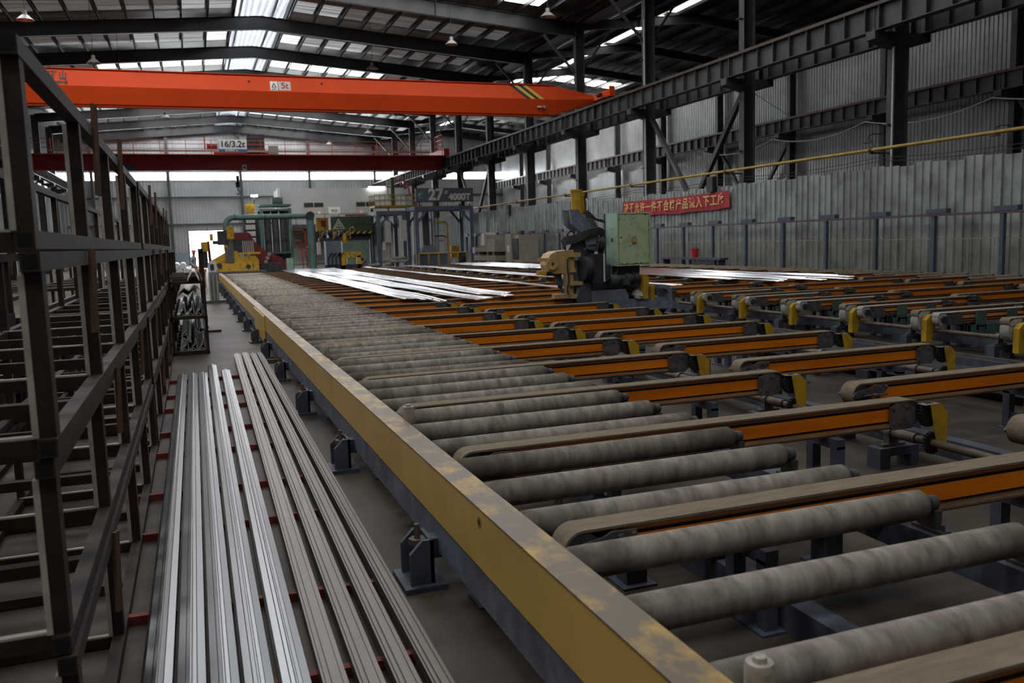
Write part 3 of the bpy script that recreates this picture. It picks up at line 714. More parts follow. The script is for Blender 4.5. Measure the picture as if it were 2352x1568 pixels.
for a, b in ((0.4, 11.6), (11.62, 25.0), (25.02, TY1)):
    MB().box(1.139, 1.289, a, b, 0.64, 0.646).build('top_plate', M_yellowtop, rt, smooth=False)
MB().box(1.15, 1.18, 0.4, TY1, 0.185, 0.35).box(1.15, 1.26, 0.4, TY1, 0.17, 0.185).box(1.18, 1.26, 0.4, TY1, 0.335, 0.345).build('lower_channel', M_blue, rt, smooth=False)
MB().box(1.118, 1.140, 15.95, 18.5, 0.14, 0.62).build('cover_plate', M_yellow, rt, smooth=False)
text('chalk_mark', '44', 0.075, M_black2, rt, (1.1385, 3.62, 0.575), (PI/2, 0, -PI/2), 0.0006, 0.0, xs=0.55)
# rollers
rp_ = [(0.0, 0.05), (0.046, 0.05), (0.050, 0.012), (0.062, 0.0), (0.069, 0.010), (0.070, 0.03), (0.070, 1.79), (0.069, 1.815), (0.060, 1.825), (0.040, 1.825), (0.0, 1.825)]
me_roll = [MB().lathe(rp_, 28, axis='X').mesh('felt_roller', m_) for m_ in (M_roller, M_rollerdk)]
me_ring = MB().lathe([(0.056, 0.0), (0.056, -0.004), (0.047, -0.004), (0.046, 0.04)], 24, axis='X').mesh('steel_ring', M_iron)
me_hub = MB().cyl((1.825, 0, 0), (1.852, 0, 0), 0.046, 16).cyl((-0.05, 0, 0), (1.92, 0, 0), 0.018, 12).mesh('axle', M_dark)
me_brg = MB().box(1.87, 1.91, -0.045, 0.045, -0.12, -0.03).cyl((1.865, 0, 0), (1.905, 0, 0), 0.036, 14).box(1.86, 1.92, -0.09, 0.09, -0.135, -0.12).cyl((1.89, -0.07, -0.12), (1.89, -0.07, -0.09), 0.012, 6).cyl((1.89, 0.07, -0.12), (1.89, 0.07, -0.09), 0.012, 6).mesh('bearing', mat('bearing_grime', (0.06, 0.055, 0.048), 0.6))
nroll = int((TY1 - RY0)/RP)
for j in range(nroll):
    y = RY0 + j*RP
    if y < 0.8: continue
    r = ob('felt_roller', me_roll[0 if (j*13) % 7 else 1], rt, (1.325, y, 0.55)); r.rotation_euler = (random.uniform(0, 6.28), 0, 0)
    if y < 30:
        ob('steel_ring', me_ring, r); ob('axle', me_hub, r)
    if y < 16: ob('bearing', me_brg, rt, (1.325, y, 0.55))
for xg_ in (1.72, 2.52): box('floor_channel', M_bluedark, rt, xg_-0.06, xg_+0.06, 0.4, TY1, 0.002, 0.15)
box('bearing_beam', M_bluedark, rt, 3.15, 3.29, 0.4, TY1, 0.285, 0.415)
box('inner_beam', M_bluedark, rt, 1.20, 1.30, 0.4, TY1, 0.36, 0.50)
me_cross = MB().box(1.3, 3.15, -0.05, 0.05, 0.17, 0.28).mesh('cross_tie', M_bluedark, False)
me_leg = MB().box(-0.06, 0.06, -0.06, 0.06, 0.012, 0.29).box(-0.10, 0.10, -0.10, 0.10, 0, 0.012).mesh('leg', M_bluedark, False)
me_pst = MB().cyl((0, 0, 0), (0, 0, 0.46), 0.025, 12).mesh('support_tube', M_iron)
for k in range(17):
    y = 1.15 + k*2.62
    ob('cross_tie', me_cross, rt, (0, y, 0)); ob('leg', me_leg, rt, (3.22, y, 0)); ob('leg', me_leg, rt, (2.1, y+0.2, 0)); ob('leg', me_leg, rt, (1.34, y+0.3, 0))
    ob('support_tube', me_pst, rt, (2.0, y+0.95, 0))
# feet that carry the yellow side beam
me_foot = MB().prism([(-0.13, 0.03), (-0.13, 0.20), (-0.06, 0.27), (0.0, 0.27), (0.0, 0.03)], 'Y', -0.12, -0.09).prism([(-0.13, 0.03), (-0.13, 0.20), (-0.06, 0.27), (0.0, 0.27), (0.0, 0.03)], 'Y', 0.09, 0.12).box(-0.02, 0.0, -0.12, 0.12, 0.03, 0.27).box(0.0, 0.14, -0.05, 0.05, 0.14, 0.25).box(-0.17, 0.06, -0.16, 0.16, 0.0, 0.03).mesh('foot_bracket', M_bluedark, False)
me_screw = MB().cyl((-0.06, 0, 0.03), (-0.06, 0, 0.33), 0.016, 8).cyl((-0.06, 0, 0.22), (-0.06, 0, 0.25), 0.05, 6).mesh('levelling_screw', M_shaft)
for k in range(16):
    y = 1.85 + k*2.6
    f_ = ob('foot_bracket', me_foot, rt, (1.105, y, 0)); ob('levelling_screw', me_screw, f_)
# upright guide rollers along the beam
me_gr = MB().lathe([(0.0, 0.20), (0.018, 0.20), (0.020, 0.185), (0.036, 0.185), (0.040, 0.17), (0.040, 0.06), (0.034, 0.05), (0.044, 0.045), (0.044, -0.02), (0.0, -0.02)], 18).mesh('guide_roller', mat('pale_nylon', (0.42, 0.38, 0.32), 0.6, var=0.2, scale=20))
for k in range(9):
    ob('guide_roller', me_gr, rt, (1.325, 1.80 + 3.93*k, 0.545))

# ------------------------------------------------------------------ belt conveyors
P3 = RP*3
def beam_poly(z0, z1, w):
    h = w/2
    side = [(h, z1), (h, z1-0.022), (h-0.012, z1-0.026), (h-0.012, z1-0.036), (h, z1-0.040), (h, z0+0.058), (h-0.008, z0+0.054), (h-0.008, z0+0.046), (h+0.004, z0+0.042), (h+0.004, z0+0.028), (h-0.010, z0+0.024), (h-0.010, z0+0.014), (h+0.006, z0+0.010), (h+0.006, z0)]
    return side + [(-a, b) for a, b in side[::-1]]
def make_belt(L, r, zt, w, th=0.012):
    zc = zt - r; pts_o = []; n = 10
    for k in range(n+1):
        a = PI/2 + PI*k/n; pts_o.append((r + r*math.cos(a), zc + r*math.sin(a)))
    for k in range(n+1):
        a = -PI/2 + PI*k/n; pts_o.append((L - r + r*math.cos(a), zc + r*math.sin(a)))
    ri = r - th; pts_i = []
    for k in range(n+1):
        a = PI/2 + PI*k/n; pts_i.append((r + ri*math.cos(a), zc + ri*math.sin(a)))
    for k in range(n+1):
        a = -PI/2 + PI*k/n; pts_i.append((L - r + ri*math.cos(a), zc + ri*math.sin(a)))
    N_ = len(pts_o); v = []
    for y in (-w/2, w/2):
        v += [(x, y, z) for x, z in pts_o] + [(x, y, z) for x, z in pts_i]
    f = []
    for k in range(N_):
        j = (k+1) % N_
        f += [(k, j, 2*N_+j, 2*N_+k), (N_+k, 3*N_+k, 3*N_+j, N_+j), (k, N_+k, N_+j, j), (2*N_+k, 2*N_+j, 3*N_+j, 3*N_+k)]
    return MB().add(v, f)
def conv_kit(L, r=0.095, zt=0.60, w=0.145, belt=M_belt, drive='right', legs=(0.6, -0.7), wheel=0, ends=True, small=False):
    """meshes of one belt conveyor: local X from idler tip 0 to end L, centre line Y=0"""
    K = []
    zb = zt - 0.205 if not small else zt - 0.17
    x0, x1 = (0.30, L-0.40) if drive == 'right' else (0.42, L-0.25)
    poly = beam_poly(zb, zt-0.018, 0.105)
    bmb = MB().prism(poly, 'X', x0, x1)
    n = len(poly)
    for k in range(n):      # lips take the dusty finish, groove faces a near-black colour
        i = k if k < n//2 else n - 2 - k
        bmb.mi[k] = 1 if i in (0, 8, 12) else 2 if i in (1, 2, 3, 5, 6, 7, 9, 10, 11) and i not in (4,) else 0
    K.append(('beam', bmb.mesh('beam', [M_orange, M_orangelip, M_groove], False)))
    K.append(('belt', make_belt(L - (0.12 if drive == 'right' else 0), r, zt, w).mesh('belt', belt)))
    def idler(xc, sgn):
        out = []
        zc = zt - r
        for s_ in (-1, 1):
            y = s_*(w/2+0.008)
            yy_ = (y-0.006, y+0.006)
            pl = [(xc-sgn*0.10, zc+0.0), (xc-sgn*0.07, zc+0.028), (xc+sgn*0.09, zc+0.055), (xc+sgn*0.13, zc+0.075), (xc+sgn*0.25, zc+0.07), (xc+sgn*0.25, zc+0.035), (xc+sgn*0.20, zc+0.0), (xc+sgn*0.06, zc-0.012), (xc-sgn*0.02, zc-0.022), (xc-sgn*0.10, zc-0.018)]
            out.append(('bracket_plate', MB().prism(pl, 'Y', *yy_).mesh('bracket_plate', M_iron, False)))
            pl = [(xc-sgn*0.0, zc-0.045), (xc+sgn*0.22, zc-0.04), (xc+sgn*0.26, zc-0.06), (xc+sgn*0.24, zc-0.085), (xc+sgn*0.02, zc-0.085)]
            out.append(('bracket_plate', MB().prism(pl, 'Y', *yy_).mesh('bracket_plate', M_iron, False)))
            out.append(('tension_bolt', MB().cyl((xc, y+s_*0.016, zc-0.006), (xc+sgn*0.24, y+s_*0.016, zc-0.006), 0.008, 6).cyl((xc+sgn*0.08, y+s_*0.018, zc-0.006), (xc+sgn*0.12, y+s_*0.018, zc-0.006), 0.017, 6).cyl((xc+sgn*0.17, y, zc+0.05), (xc+sgn*0.17, y+s_*0.02, zc+0.05), 0.013, 6).cyl((xc+sgn*0.235, y, zc+0.052), (xc+sgn*0.235, y+s_*0.02, zc+0.052), 0.013, 6).mesh('tension_bolt', M_iron)))
        out.append(('pulley', MB().cyl((xc, -w/2+0.004, zc), (xc, w/2-0.004, zc), r-0.014, 20).cyl((xc, -w/2-0.02, zc), (xc, w/2+0.02, zc), 0.02, 10).mesh('pulley', M_dark)))
        return out
    K += idler(r, 1) if drive == 'right' else idler(L - r, -1)
    if drive == 'right':
        xe = L
        for s_ in (-1, 1):
            y = s_*(w/2+0.002)
            zt_, zb_ = zt-0.02, zb-0.005
            pl = [(xe-0.42, zt_-0.02), (xe-0.36, zt_), (xe-0.26, zt_+0.004), (xe-0.20, zt_-0.03), (xe-0.18, zb_+0.05), (xe-0.22, zb_+0.0), (xe-0.40, zb_), (xe-0.42, zb_+0.03)]
            K.append(('drive_plate', MB().prism(pl, 'Y', y-0.006, y+0.006).mesh('drive_plate', M_iron, False)))
            bolts = MB()
            for bx_, bz in ((xe-0.39, zt_-0.035), (xe-0.27, zt_-0.025), (xe-0.39, zb_+0.045), (xe-0.33, zb_+0.05)): bolts.cyl((bx_, y, bz), (bx_, y+s_*0.016, bz), 0.013, 8)
            K.append(('bolt', bolts.mesh('bolt', M_iron)))
        gz = zt - 0.115
        K.append(('drive_pulley', MB().cyl((xe-0.215, -w/2+0.005, zt-r), (xe-0.215, w/2-0.005, zt-r), r-0.014, 20).mesh('drive_pulley', M_dark)))
        def gear(cx, cz, R, y0, y1, nt):
            pts = []
            for k in range(nt*2):
                a0 = PI*k/nt; rr = R if k % 2 else R*0.9
                pts += [(cx+rr*math.cos(a0-0.3*PI/nt), cz+rr*math.sin(a0-0.3*PI/nt)), (cx+rr*math.cos(a0+0.3*PI/nt), cz+rr*math.sin(a0+0.3*PI/nt))]
            return MB().prism(pts, 'Y', y0, y1)
        K.append(('gear', gear(xe-0.10, gz, 0.092, -w/2-0.055, -w/2-0.025, 22).mesh('gear', M_black, False)))
        K.append(('chain_wheel', gear(xe-0.06, 0.27, 0.085, -w/2-0.055, -w/2-0.025, 20).mesh('chain_wheel', M_black, False)))
        gp_ = [(xe-0.125, zt-0.035), (xe-0.03, zt-0.035), (xe+0.035, zt-0.10), (xe+0.035, 0.215), (xe-0.045, 0.215)]
        ga, gb = -w/2-0.085, -w/2-0.079
        K.append(('guard', MB().prism(gp_, 'Y', ga, gb).prism([(xe+0.031, zt-0.09), (xe+0.035, zt-0.09), (xe+0.035, 0.225), (xe+0.031, 0.225)], 'Y', gb, -w/2-0.005).prism([(xe-0.03, zt-0.039), (xe-0.03, zt-0.035), (xe+0.035, zt-0.10), (xe+0.031, zt-0.10)], 'Y', gb, -w/2-0.005).mesh('guard', M_guard, False)))
        K.append(('guard_top', MB().prism([(-0, 0), (0.0, 0.004), (0.145, 0.004), (0.145, 0)], 'Y', 0, 0.08).mesh('guard_top', M_guardtop, False), (xe-0.175, -w/2-0.085, zt-0.036)))
    if wheel:
        R = wheel; zc = zt - R
        K.append(('wheel', MB().lathe([(0.05, -w/2), (R-0.03, -w/2), (R, -w/2+0.008), (R+0.004, 0), (R, w/2-0.008), (R-0.03, w/2), (0.05, w/2)], 30, (R, 0, zc), 'Y').mesh('wheel', M_beltgrey)))
        K.append(('wheel_hub', MB().cyl((R, -w/2-0.03, zc), (R, w/2+0.03, zc), 0.05, 14).mesh('wheel_hub', M_dark)))
        xg = R + 0.02
        if not small:
            K.append(('guard', MB().prism([(xg-0.13, zc+0.03), (xg-0.06, zc+0.10), (xg+0.10, zc+0.11), (xg-0.02, zc-0.30), (xg-0.13, zc-0.30)], 'Y', -w/2-0.11, -w/2-0.02).mesh('guard', M_guard, False)))
        for s_ in (-1, 1):
            y = s_*(w/2+0.006)
            K.append(('drive_plate', MB().prism([(xg+0.04, zt-0.03), (xg+0.34, zt-0.03), (xg+0.34, zt-0.20), (xg+0.04, zt-0.17)], 'Y', y-0.006, y+0.006).cyl((xg+0.1, y, zt-0.06), (xg+0.1, y+s_*0.02, zt-0.06), 0.014, 6).cyl((xg+0.28, y, zt-0.15), (xg+0.28, y+s_*0.02, zt-0.15), 0.014, 6).mesh('drive_plate', M_iron, False)))
    for lx in legs:
        xx = lx if lx > 0 else L + lx
        K.append(('leg', MB().box(xx-0.035, xx+0.035, -0.16, -0.09, 0, zb-0.05).box(xx-0.035, xx+0.035, 0.09, 0.16, 0, zb-0.05).box(xx-0.035, xx+0.035, -0.16, 0.16, zb-0.07, zb-0.0).box(xx-0.025, xx+0.025, -0.09, 0.09, 0.10, 0.15).box(xx-0.07, xx+0.07, -0.19, 0.19, 0, 0.012).mesh('leg', M_bluedark, False)))
    return K
def place(K, name, label, loc, group, far=False):
    t = thing(name, label, 'conveyor', loc, group=group)
    for e in K:
        if far and e[0] in ('bolt', 'tension_bolt', 'wheel_hub', 'guard_top'): continue
        ob(e[0], e[1], t, e[2] if len(e) > 2 else (0, 0, 0))
    return t
BY = 3.33
K1 = conv_kit(3.68, legs=(2.75, 1.0)); K2 = conv_kit(2.66); K2L = conv_kit(5.15, legs=(0.6, 2.6, -0.7))
N1 = 27
for k in range(-1, N1):
    y = BY + P3*k
    place(K1, 'belt_conveyor', 'orange belt conveyor reaching in between the felt rollers, %s from the near end' % nth(k+2), (1.40, y, 0), 'belt conveyors beside the roller table', y > 24)
for k in range(-2, N1):
    y = BY + 0.70 + P3*k
    if y < 1.5: continue
    place(K2 if y < 17 else K2L, 'belt_conveyor', 'orange belt conveyor in the second row past the rollers, %s from the near end' % nth(k+1+1), (4.95, y, 0), 'belt conveyors in the second row', y > 24)
K3 = conv_kit(3.0, r=0.06, zt=0.60, drive='left', wheel=0.17, legs=(0.8, -0.6), w=0.15)
K3b = conv_kit(2.0, r=0.05, zt=0.575, w=0.13, belt=M_beltgrey, drive='left', wheel=0.10, legs=(0.8,), small=True)
K3L = conv_kit(2.75, r=0.07); K3L = [e for e in K3L if e[0] not in ('guard', 'guard_top')]; K4 = conv_kit(3.45, r=0.07); K5 = conv_kit(2.6, r=0.07, legs=(0.8,))
K4 = [e for e in K4 if e[0] not in ('guard', 'guard_top')]; K5 = [e for e in K5 if e[0] not in ('guard', 'guard_top', 'gear', 'chain_wheel')]
for k in range(0, N1):
    y = BY + 0.55 + P3*k
    if y < 5.5: continue
    i = k - 1
    if y > 17:
        place(K3L, 'belt_conveyor', 'orange belt conveyor with plain tan idler beyond the puller, %s from the near end' % nth(i), (10.4, y, 0), 'belt conveyors beyond the puller', y > 24)
    else:
        place(K3, 'belt_conveyor', 'orange belt conveyor with large pale wheel and yellow guard, %s from the near end' % nth(i), (10.2, y, 0), 'belt conveyors with large wheels', y > 24)
        t = place(K3b, 'belt_conveyor', 'short orange belt conveyor with small grey wheel and green bracket, %s from near end' % nth(i), (10.3, y-0.30, 0), 'short belt conveyors with grey wheels', y > 24)
        for xx in (0.72, 1.35):
            MB().box(xx, xx+0.20, -0.10, -0.08, 0.28, 0.55).build('green_bracket', M_brgreen, t, smooth=False)
        MB().box(0.62, 1.6, -0.10, -0.085, 0.22, 0.36).build('green_bracket', M_brgreen, t, smooth=False)
    place(K4, 'belt_conveyor', 'orange belt conveyor in the fourth row, %s from the near end' % nth(i), (13.15, y+0.45, 0), 'belt conveyors in the fourth row', y > 20)
    place(K5, 'belt_conveyor', 'orange belt conveyor beside the fence-side rollers, %s from the near end' % nth(i), (16.25, y+0.02, 0), 'belt conveyors by the fence-side rollers', y > 20)
# drive shafts along the conveyor ends, with bearing stands
def shaft_line(label, x, z, y0, y1, first, pitch, blk):
    t = thing('drive_shaft', label, 'shaft', (x, 0, 0))
    MB().cyl((0, y0, z), (0, y1, z), 0.03, 14).build('shaft', M_shaft, t)
    pb = MB().box(-0.05, 0.05, -0.028, 0.028, z-0.09, z-0.02).cyl((0, -0.03, z), (0, 0.03, z), 0.056, 16).box(-0.11, 0.11, -0.035, 0.035, z-0.105, z-0.085).mesh('pillow_block', M_iron)
    sl = MB().cyl((0, -0.20, z), (0, 0.12, z), 0.04, 14).mesh('coupling', M_shaft)
    st = MB().box(-0.17, 0.21, -0.07, 0.07, z-0.17, z-0.105).box(-0.17, -0.07, -0.07, 0.07, 0, z-0.17).box(0.13, 0.21, -0.07, 0.07, 0, z-0.17).mesh('stand', blk, False)
    y = first
    while y < y1 - 0.3:
        if y > y0 + 0.2:
            ob('pillow_block', pb, t, (0, y, 0)); ob('coupling', sl, t, (0, y-0.05, 0)); ob('stand', st, t, (0, y, 0))
        y += pitch
    return t
shaft_line('long rusty drive shaft on blue stands under the first row of belts', 5.02, 0.27, 0.9, 44, BY+0.28-P3, P3, M_bluedark)
shaft_line('long rusty drive shaft under the second row of belts', 7.55, 0.27, 0.9, 16.8, BY+0.98-P3, P3, M_bluedark)
shaft_line('long rusty drive shaft by the large pale wheels', 10.42, 0.30, 4.5, 17.2, BY+0.80, P3, M_bluedark)
# ground beams under the belt rows
for nm, x in (('behind the first drive shaft', 5.34), ('behind the second drive shaft', 7.85), ('under the large wheels', 10.75), ('under the fourth belt row', 13.4), ('under the fence-side rollers', 16.72)):
    t = thing('base_rail', 'long blue grey base rail on the floor %s' % nm, 'rail', (x, 0, 0))
    box('beam_rail', M_bluedark, t, -0.06, 0.06, 1.0, 44, 0.10, 0.24)
    for k in range(18): box('pad', M_bluedark, t, -0.09, 0.09, 1.2+k*2.4, 1.4+k*2.4, 0, 0.10)
# puller track rails in the lane
pt = thing('puller_track', 'pair of steel rails on blue beams in the puller lane', 'track', (0, 0, 0))
for x in (7.98, 9.55):
    box('track_beam', M_bluedark, pt, x-0.07, x+0.07, 2, 18.2, 0, 0.12); box('rail', M_iron, pt, x-0.025, x+0.025, 2, 18.2, 0.12, 0.16)
cg = thing('cable_tray', 'dark ribbed cable tray on the lane floor', 'cable tray', (8.75, 0, 0))
box('tray', M_dark, cg, -0.2, 0.2, 2, 16.5, 0.0, 0.12)
# fence-side roller table
r2 = thing('roller_table', 'roller table of tan felt rollers in front of the fence', 'conveyor', (17.55, 0, 0))
me_r2 = MB().lathe([(0.0, 0.0), (0.05, 0.0), (0.062, 0.012), (0.062, 1.60), (0.05, 1.612), (0.0, 1.612)], 18, axis='X').mesh('felt_roller', mat('tan_felt_roller', (0.30, 0.235, 0.165), 0.95, var=0.15, scale=8, spec=0.1))
me_r2h = MB().cyl((-0.09, 0, 0), (1.70, 0, 0), 0.045, 12).mesh('axle', M_dark)
for k in range(50):
    y = 5.6 + k*P3/2
    if y > 43: break
    o = ob('felt_roller', me_r2, r2, (0, y, 0.555)); ob('axle', me_r2h, o)
for x in (-0.12, 1.68): box('side_channel', M_blue, r2, x-0.05, x+0.05, 5, 43.5, 0.33, 0.49)
for k in range(16): ob('leg', me_leg, r2, (1.68, 5.5+k*2.5, 0.04)); ob('leg', me_leg, r2, (-0.12, 5.5+k*2.5, 0.04))

# ------------------------------------------------------------------ puller machine in the lane
PY = 16.3
pu = thing('profile_puller', 'blue puller machine with a mint green control cabinet and yellow cylinder', 'machine', (0, PY, 0))
box('carriage', M_blue, pu, 7.70, 9.62, -0.05, 1.5, 0.36, 0.52)
for x in (7.98, 9.55):
    for y in (0.2, 1.25): MB().cyl((x-0.05, y, 0.30), (x+0.05, y, 0.30), 0.14, 18).build('track_wheel', M_iron, pu)
MB().prism([(7.72, 0.36), (7.72, 0.74), (8.42, 0.74), (8.52, 0.69), (8.57, 0.60), (8.57, 0.36)], 'Y', -0.14, -0.06).build('fender', M_blue, pu, smooth=False)
MB().prism([(7.45, 0.30), (7.40, 0.55), (7.45, 0.80), (7.56, 0.92), (7.72, 0.92), (7.72, 0.30)], 'Y', -0.10, 0.04).build('side_cheek', M_bluedark, pu, smooth=False)
arc = [(9.28, 0.80)] + [(9.40+0.20*math.sin(a), 0.60+0.20*math.cos(a)) for a in [i*PI/12 for i in range(7)]] + [(9.60, 0.26), (9.52, 0.26), (9.52, 0.58)] + [(9.40+0.12*math.cos(a), 0.60+0.12*math.sin(a)) for a in [i*PI/8 for i in range(5)]] + [(9.28, 0.72)]
MB().prism(arc, 'Y', -0.16, 0.35).build('fender', M_blue, pu, smooth=False)
box('front_sill', M_blue, pu, 8.57, 9.55, -0.14, -0.06, 0.28, 0.46)
for x, z0, z1 in ((8.50, 0.46, 0.74), (9.20, 0.50, 0.78)):
    MB().cyl((x, 0.0, z0-0.1), (x, 0.0, z1), 0.075, 18).build('buffer_post', M_guard, pu)
MB().box(7.62, 8.12, 0.10, 1.1, 0.50, 1.66).build('main_column', M_bluedark, pu, smooth=False)
box('column_front_plate', M_blue, pu, 7.42, 7.62, 0.12, 0.5, 0.52, 1.38)
MB().box(8.12, 9.05, 0.25, 1.2, 0.50, 1.26).build('gear_housing', M_bluedark, pu, smooth=False)
# boom carrying the cylinder
for y0, y1 in ((0.02, 0.07), (0.40, 0.45)):
    MB().prism([(7.33, 2.42), (7.52, 2.42), (7.92, 1.95), (8.10, 1.62), (7.95, 1.55), (7.72, 1.60), (7.62, 1.90), (7.36, 2.13)], 'Y', y0, y1).build('boom_plate', M_blue, pu, smooth=False)
MB().prism([(7.32, 1.60), (7.62, 2.08), (7.70, 2.08), (8.05, 1.64), (8.05, 1.52), (7.32, 1.50)], 'Y', 0.12, 0.36).build('boom_web', M_bluedark, pu, smooth=False)
MB().prism([(7.85, 2.40), (7.95, 2.42), (8.30, 1.85), (8.15, 1.78)], 'Y', 0.44, 0.55).build('boom_stay', M_iron, pu, smooth=False)
yc = MB().cyl((7.60, 0.22, 2.20), (7.57, 0.22, 2.82), 0.118, 26).cyl((7.57, 0.22, 2.80), (7.57, 0.22, 2.84), 0.126, 26).cyl((7.60, 0.22, 2.18), (7.60, 0.22, 2.26), 0.128, 26)
yc.build('hydraulic_cylinder', M_guard, pu)
box('cylinder_port', M_guard, pu, 7.67, 7.74, 0.17, 0.27, 2.34, 2.76)
MB().tube([(7.72, 0.20, 2.74), (7.75, 0.15, 2.55), (7.72, 0.1, 2.35), (7.80, 0.05, 2.28), (7.92, 0.0, 2.20), (8.10, 0.0, 2.15)], 0.02, 8).build('hose', M_hose, pu)
MB().tube([(7.70, 0.15, 2.35), (7.78, 0.05, 2.36), (7.90, 0.0, 2.22), (8.05, 0.0, 2.19), (8.15, 0.1, 2.18)], 0.018, 8).build('hose', M_hose, pu)
for k in range(5):
    dz = k*0.035
    MB().tube([(7.20+k*0.012, -0.02+k*0.03, 1.60+dz), (7.15, -0.02+k*0.03, 1.66+dz), (7.22, -0.02+k*0.03, 1.72+dz), (7.42, 0.0+k*0.02, 1.74+dz), (7.72, -0.04, 1.86+dz), (7.95, -0.02, 1.90+dz), (8.14, 0.1, 1.84+dz)], 0.020, 8).build('hose', M_hose, pu)
MB().tube([(7.30, 0.1, 1.78), (7.30, 0.1, 1.92), (7.36, 0.1, 1.99), (7.44, 0.1, 1.96), (7.46, 0.12, 1.85)], 0.022, 8).build('hose', M_hose, pu)
MB().tube([(7.58, -0.1, 1.40), (7.58, -0.12, 1.58), (7.68, -0.12, 1.68), (7.85, -0.06, 1.68), (7.98, 0.02, 1.66)], 0.024, 8).build('hose', M_hose, pu)
MB().tube([(7.86, -0.1, 1.40), (7.86, -0.12, 1.62), (7.92, -0.1, 1.74), (8.02, 0.0, 1.76)], 0.026, 8).build('hose', M_hose, pu)
MB().tube([(8.30, 0.1, 1.22), (8.22, -0.05, 1.05), (8.08, -0.08, 0.92), (7.88, -0.08, 0.90), (7.72, 0.05, 0.88)], 0.022, 8).build('hose', M_hose, pu)
MB().tube([(8.42, 0.1, 1.22), (8.36, -0.05, 1.10), (8.18, -0.08, 0.98), (8.0, -0.02, 0.90)], 0.016, 8).build('hose', M_hose, pu)
# clamp head
cb_ = MB().prism([(6.84, 1.18), (6.80, 1.30), (6.82, 1.45), (6.88, 1.53), (7.00, 1.58), (7.38, 1.60), (7.40, 1.50), (7.40, 1.16), (7.2, 1.12), (6.95, 1.12)], 'Y', 0.0, 0.42)
cb_.build('clamp_head', M_tanyellow, pu, smooth=False)
MB().cyl((6.89, -0.02, 1.33), (6.89, -0.05, 1.33), 0.125, 22).build('clamp_pivot', M_tanyellow, pu)
MB().cyl((6.89, -0.05, 1.33), (6.89, -0.06, 1.33), 0.03, 10).build('pivot_bolt', M_chip, pu)
box('clamp_handle', M_tanyellow, pu, 6.63, 6.84, 0.02, 0.10, 1.39, 1.45)
box('pressure_pad', M_myellow, pu, 6.62, 6.82, 0.02, 0.2, 1.10, 1.19); box('pressure_pad_holder', M_black, pu, 6.78, 6.96, 0.02, 0.2, 1.09, 1.16)
box('clamp_arm', M_tanyellow, pu, 7.26, 7.52, -0.06, 0.08, 1.45, 1.54); box('clamp_arm', M_tanyellow, pu, 7.26, 7.40, -0.06, 0.08, 1.14, 1.22)
box('clamp_arm', M_tanyellow, pu, 7.25, 7.54, -0.10, 0.06, 0.87, 0.95); box('clamp_post', M_tanyellow, pu, 7.19, 7.25, -0.03, 0.06, 0.66, 1.5)
box('clamp_post', M_tanyellow, pu, 7.29, 7.36, 0.0, 0.08, 0.66, 1.2)
MB().prism([(6.98, 1.12), (7.14, 1.12), (7.18, 0.70), (7.12, 0.78), (7.04, 0.95)], 'Y', 0.1, 0.16).build('jaw_plate', M_bluedark, pu, smooth=False)
for z in (1.02, 0.85): MB().cyl((7.085, 0.09, z), (7.085, 0.10, z), 0.028, 12).build('jaw_hole', M_black2, pu)
box('lower_jaw', M_tanyellow, pu, 6.92, 7.22, -0.06, 0.12, 0.61, 0.70); box('lower_jaw', M_tanyellow, pu, 7.28, 7.48, -0.06, 0.12, 0.60, 0.68)
MB().tube([(7.22, -0.06, 1.42), (7.20, -0.08, 1.2), (7.23, -0.08, 1.0), (7.20, -0.06, 0.8), (7.22, -0.05, 0.68)], 0.014, 6).build('hose', M_hose, pu)
# oil cooler with fan
MB().cyl((7.52, -0.10, 1.21), (7.70, -0.10, 1.21), 0.255, 26).build('cooler_fan', M_dark, pu)
box('cooler_core', M_dark, pu, 7.68, 7.88, -0.36, 0.16, 0.90, 1.50)
box('cooler_plate', M_sheetwhite, pu, 7.86, 7.92, -0.36, -0.30, 0.93, 1.50)
for z in (1.50, 0.92): MB().cyl((7.84, -0.12, z), (7.84, -0.12, z+0.05), 0.035, 10).build('port_fitting', M_white, pu)
MB().cyl((7.92, 0.1, 1.70), (8.08, 0.1, 1.70), 0.17, 22).build('pump', M_dark, pu)
# electric motor and belt guard
mm = MB().cyl((8.16, -0.05, 0.93), (8.34, -0.05, 0.93), 0.125, 22)
mm.build('motor_cowl', mat('motor_green', (0.055, 0.085, 0.075), 0.5), pu)
MB().cyl((8.34, -0.05, 0.93), (8.86, -0.05, 0.96), 0.105, 22).cyl((8.52, -0.05, 0.94), (8.64, -0.05, 0.945), 0.13, 22).cyl((8.70, -0.05, 0.95), (8.74, -0.05, 0.95), 0.13, 22).build('motor_body', M_dark, pu)
box('terminal_box', mat('motor_green', (0.055, 0.085, 0.075), 0.5), pu, 8.42, 8.56, -0.22, -0.10, 0.84, 0.96)
MB().prism([(8.90, 1.02), (9.00, 1.04), (9.04, 0.90), (8.98, 0.52), (8.90, 0.52)], 'Y', -0.20, 0.05).build('belt_guard', M_guard, pu, smooth=False)
for k in range(4): MB().tube([(8.56+k*0.02, -0.02, 0.66), (8.72, -0.06+k*0.03, 0.58-k*0.01), (8.92, -0.05+k*0.03, 0.56), (9.10, 0.0, 0.66+k*0.02), (9.14, 0.1, 0.80)], 0.018, 7).build('hose', M_hose, pu)
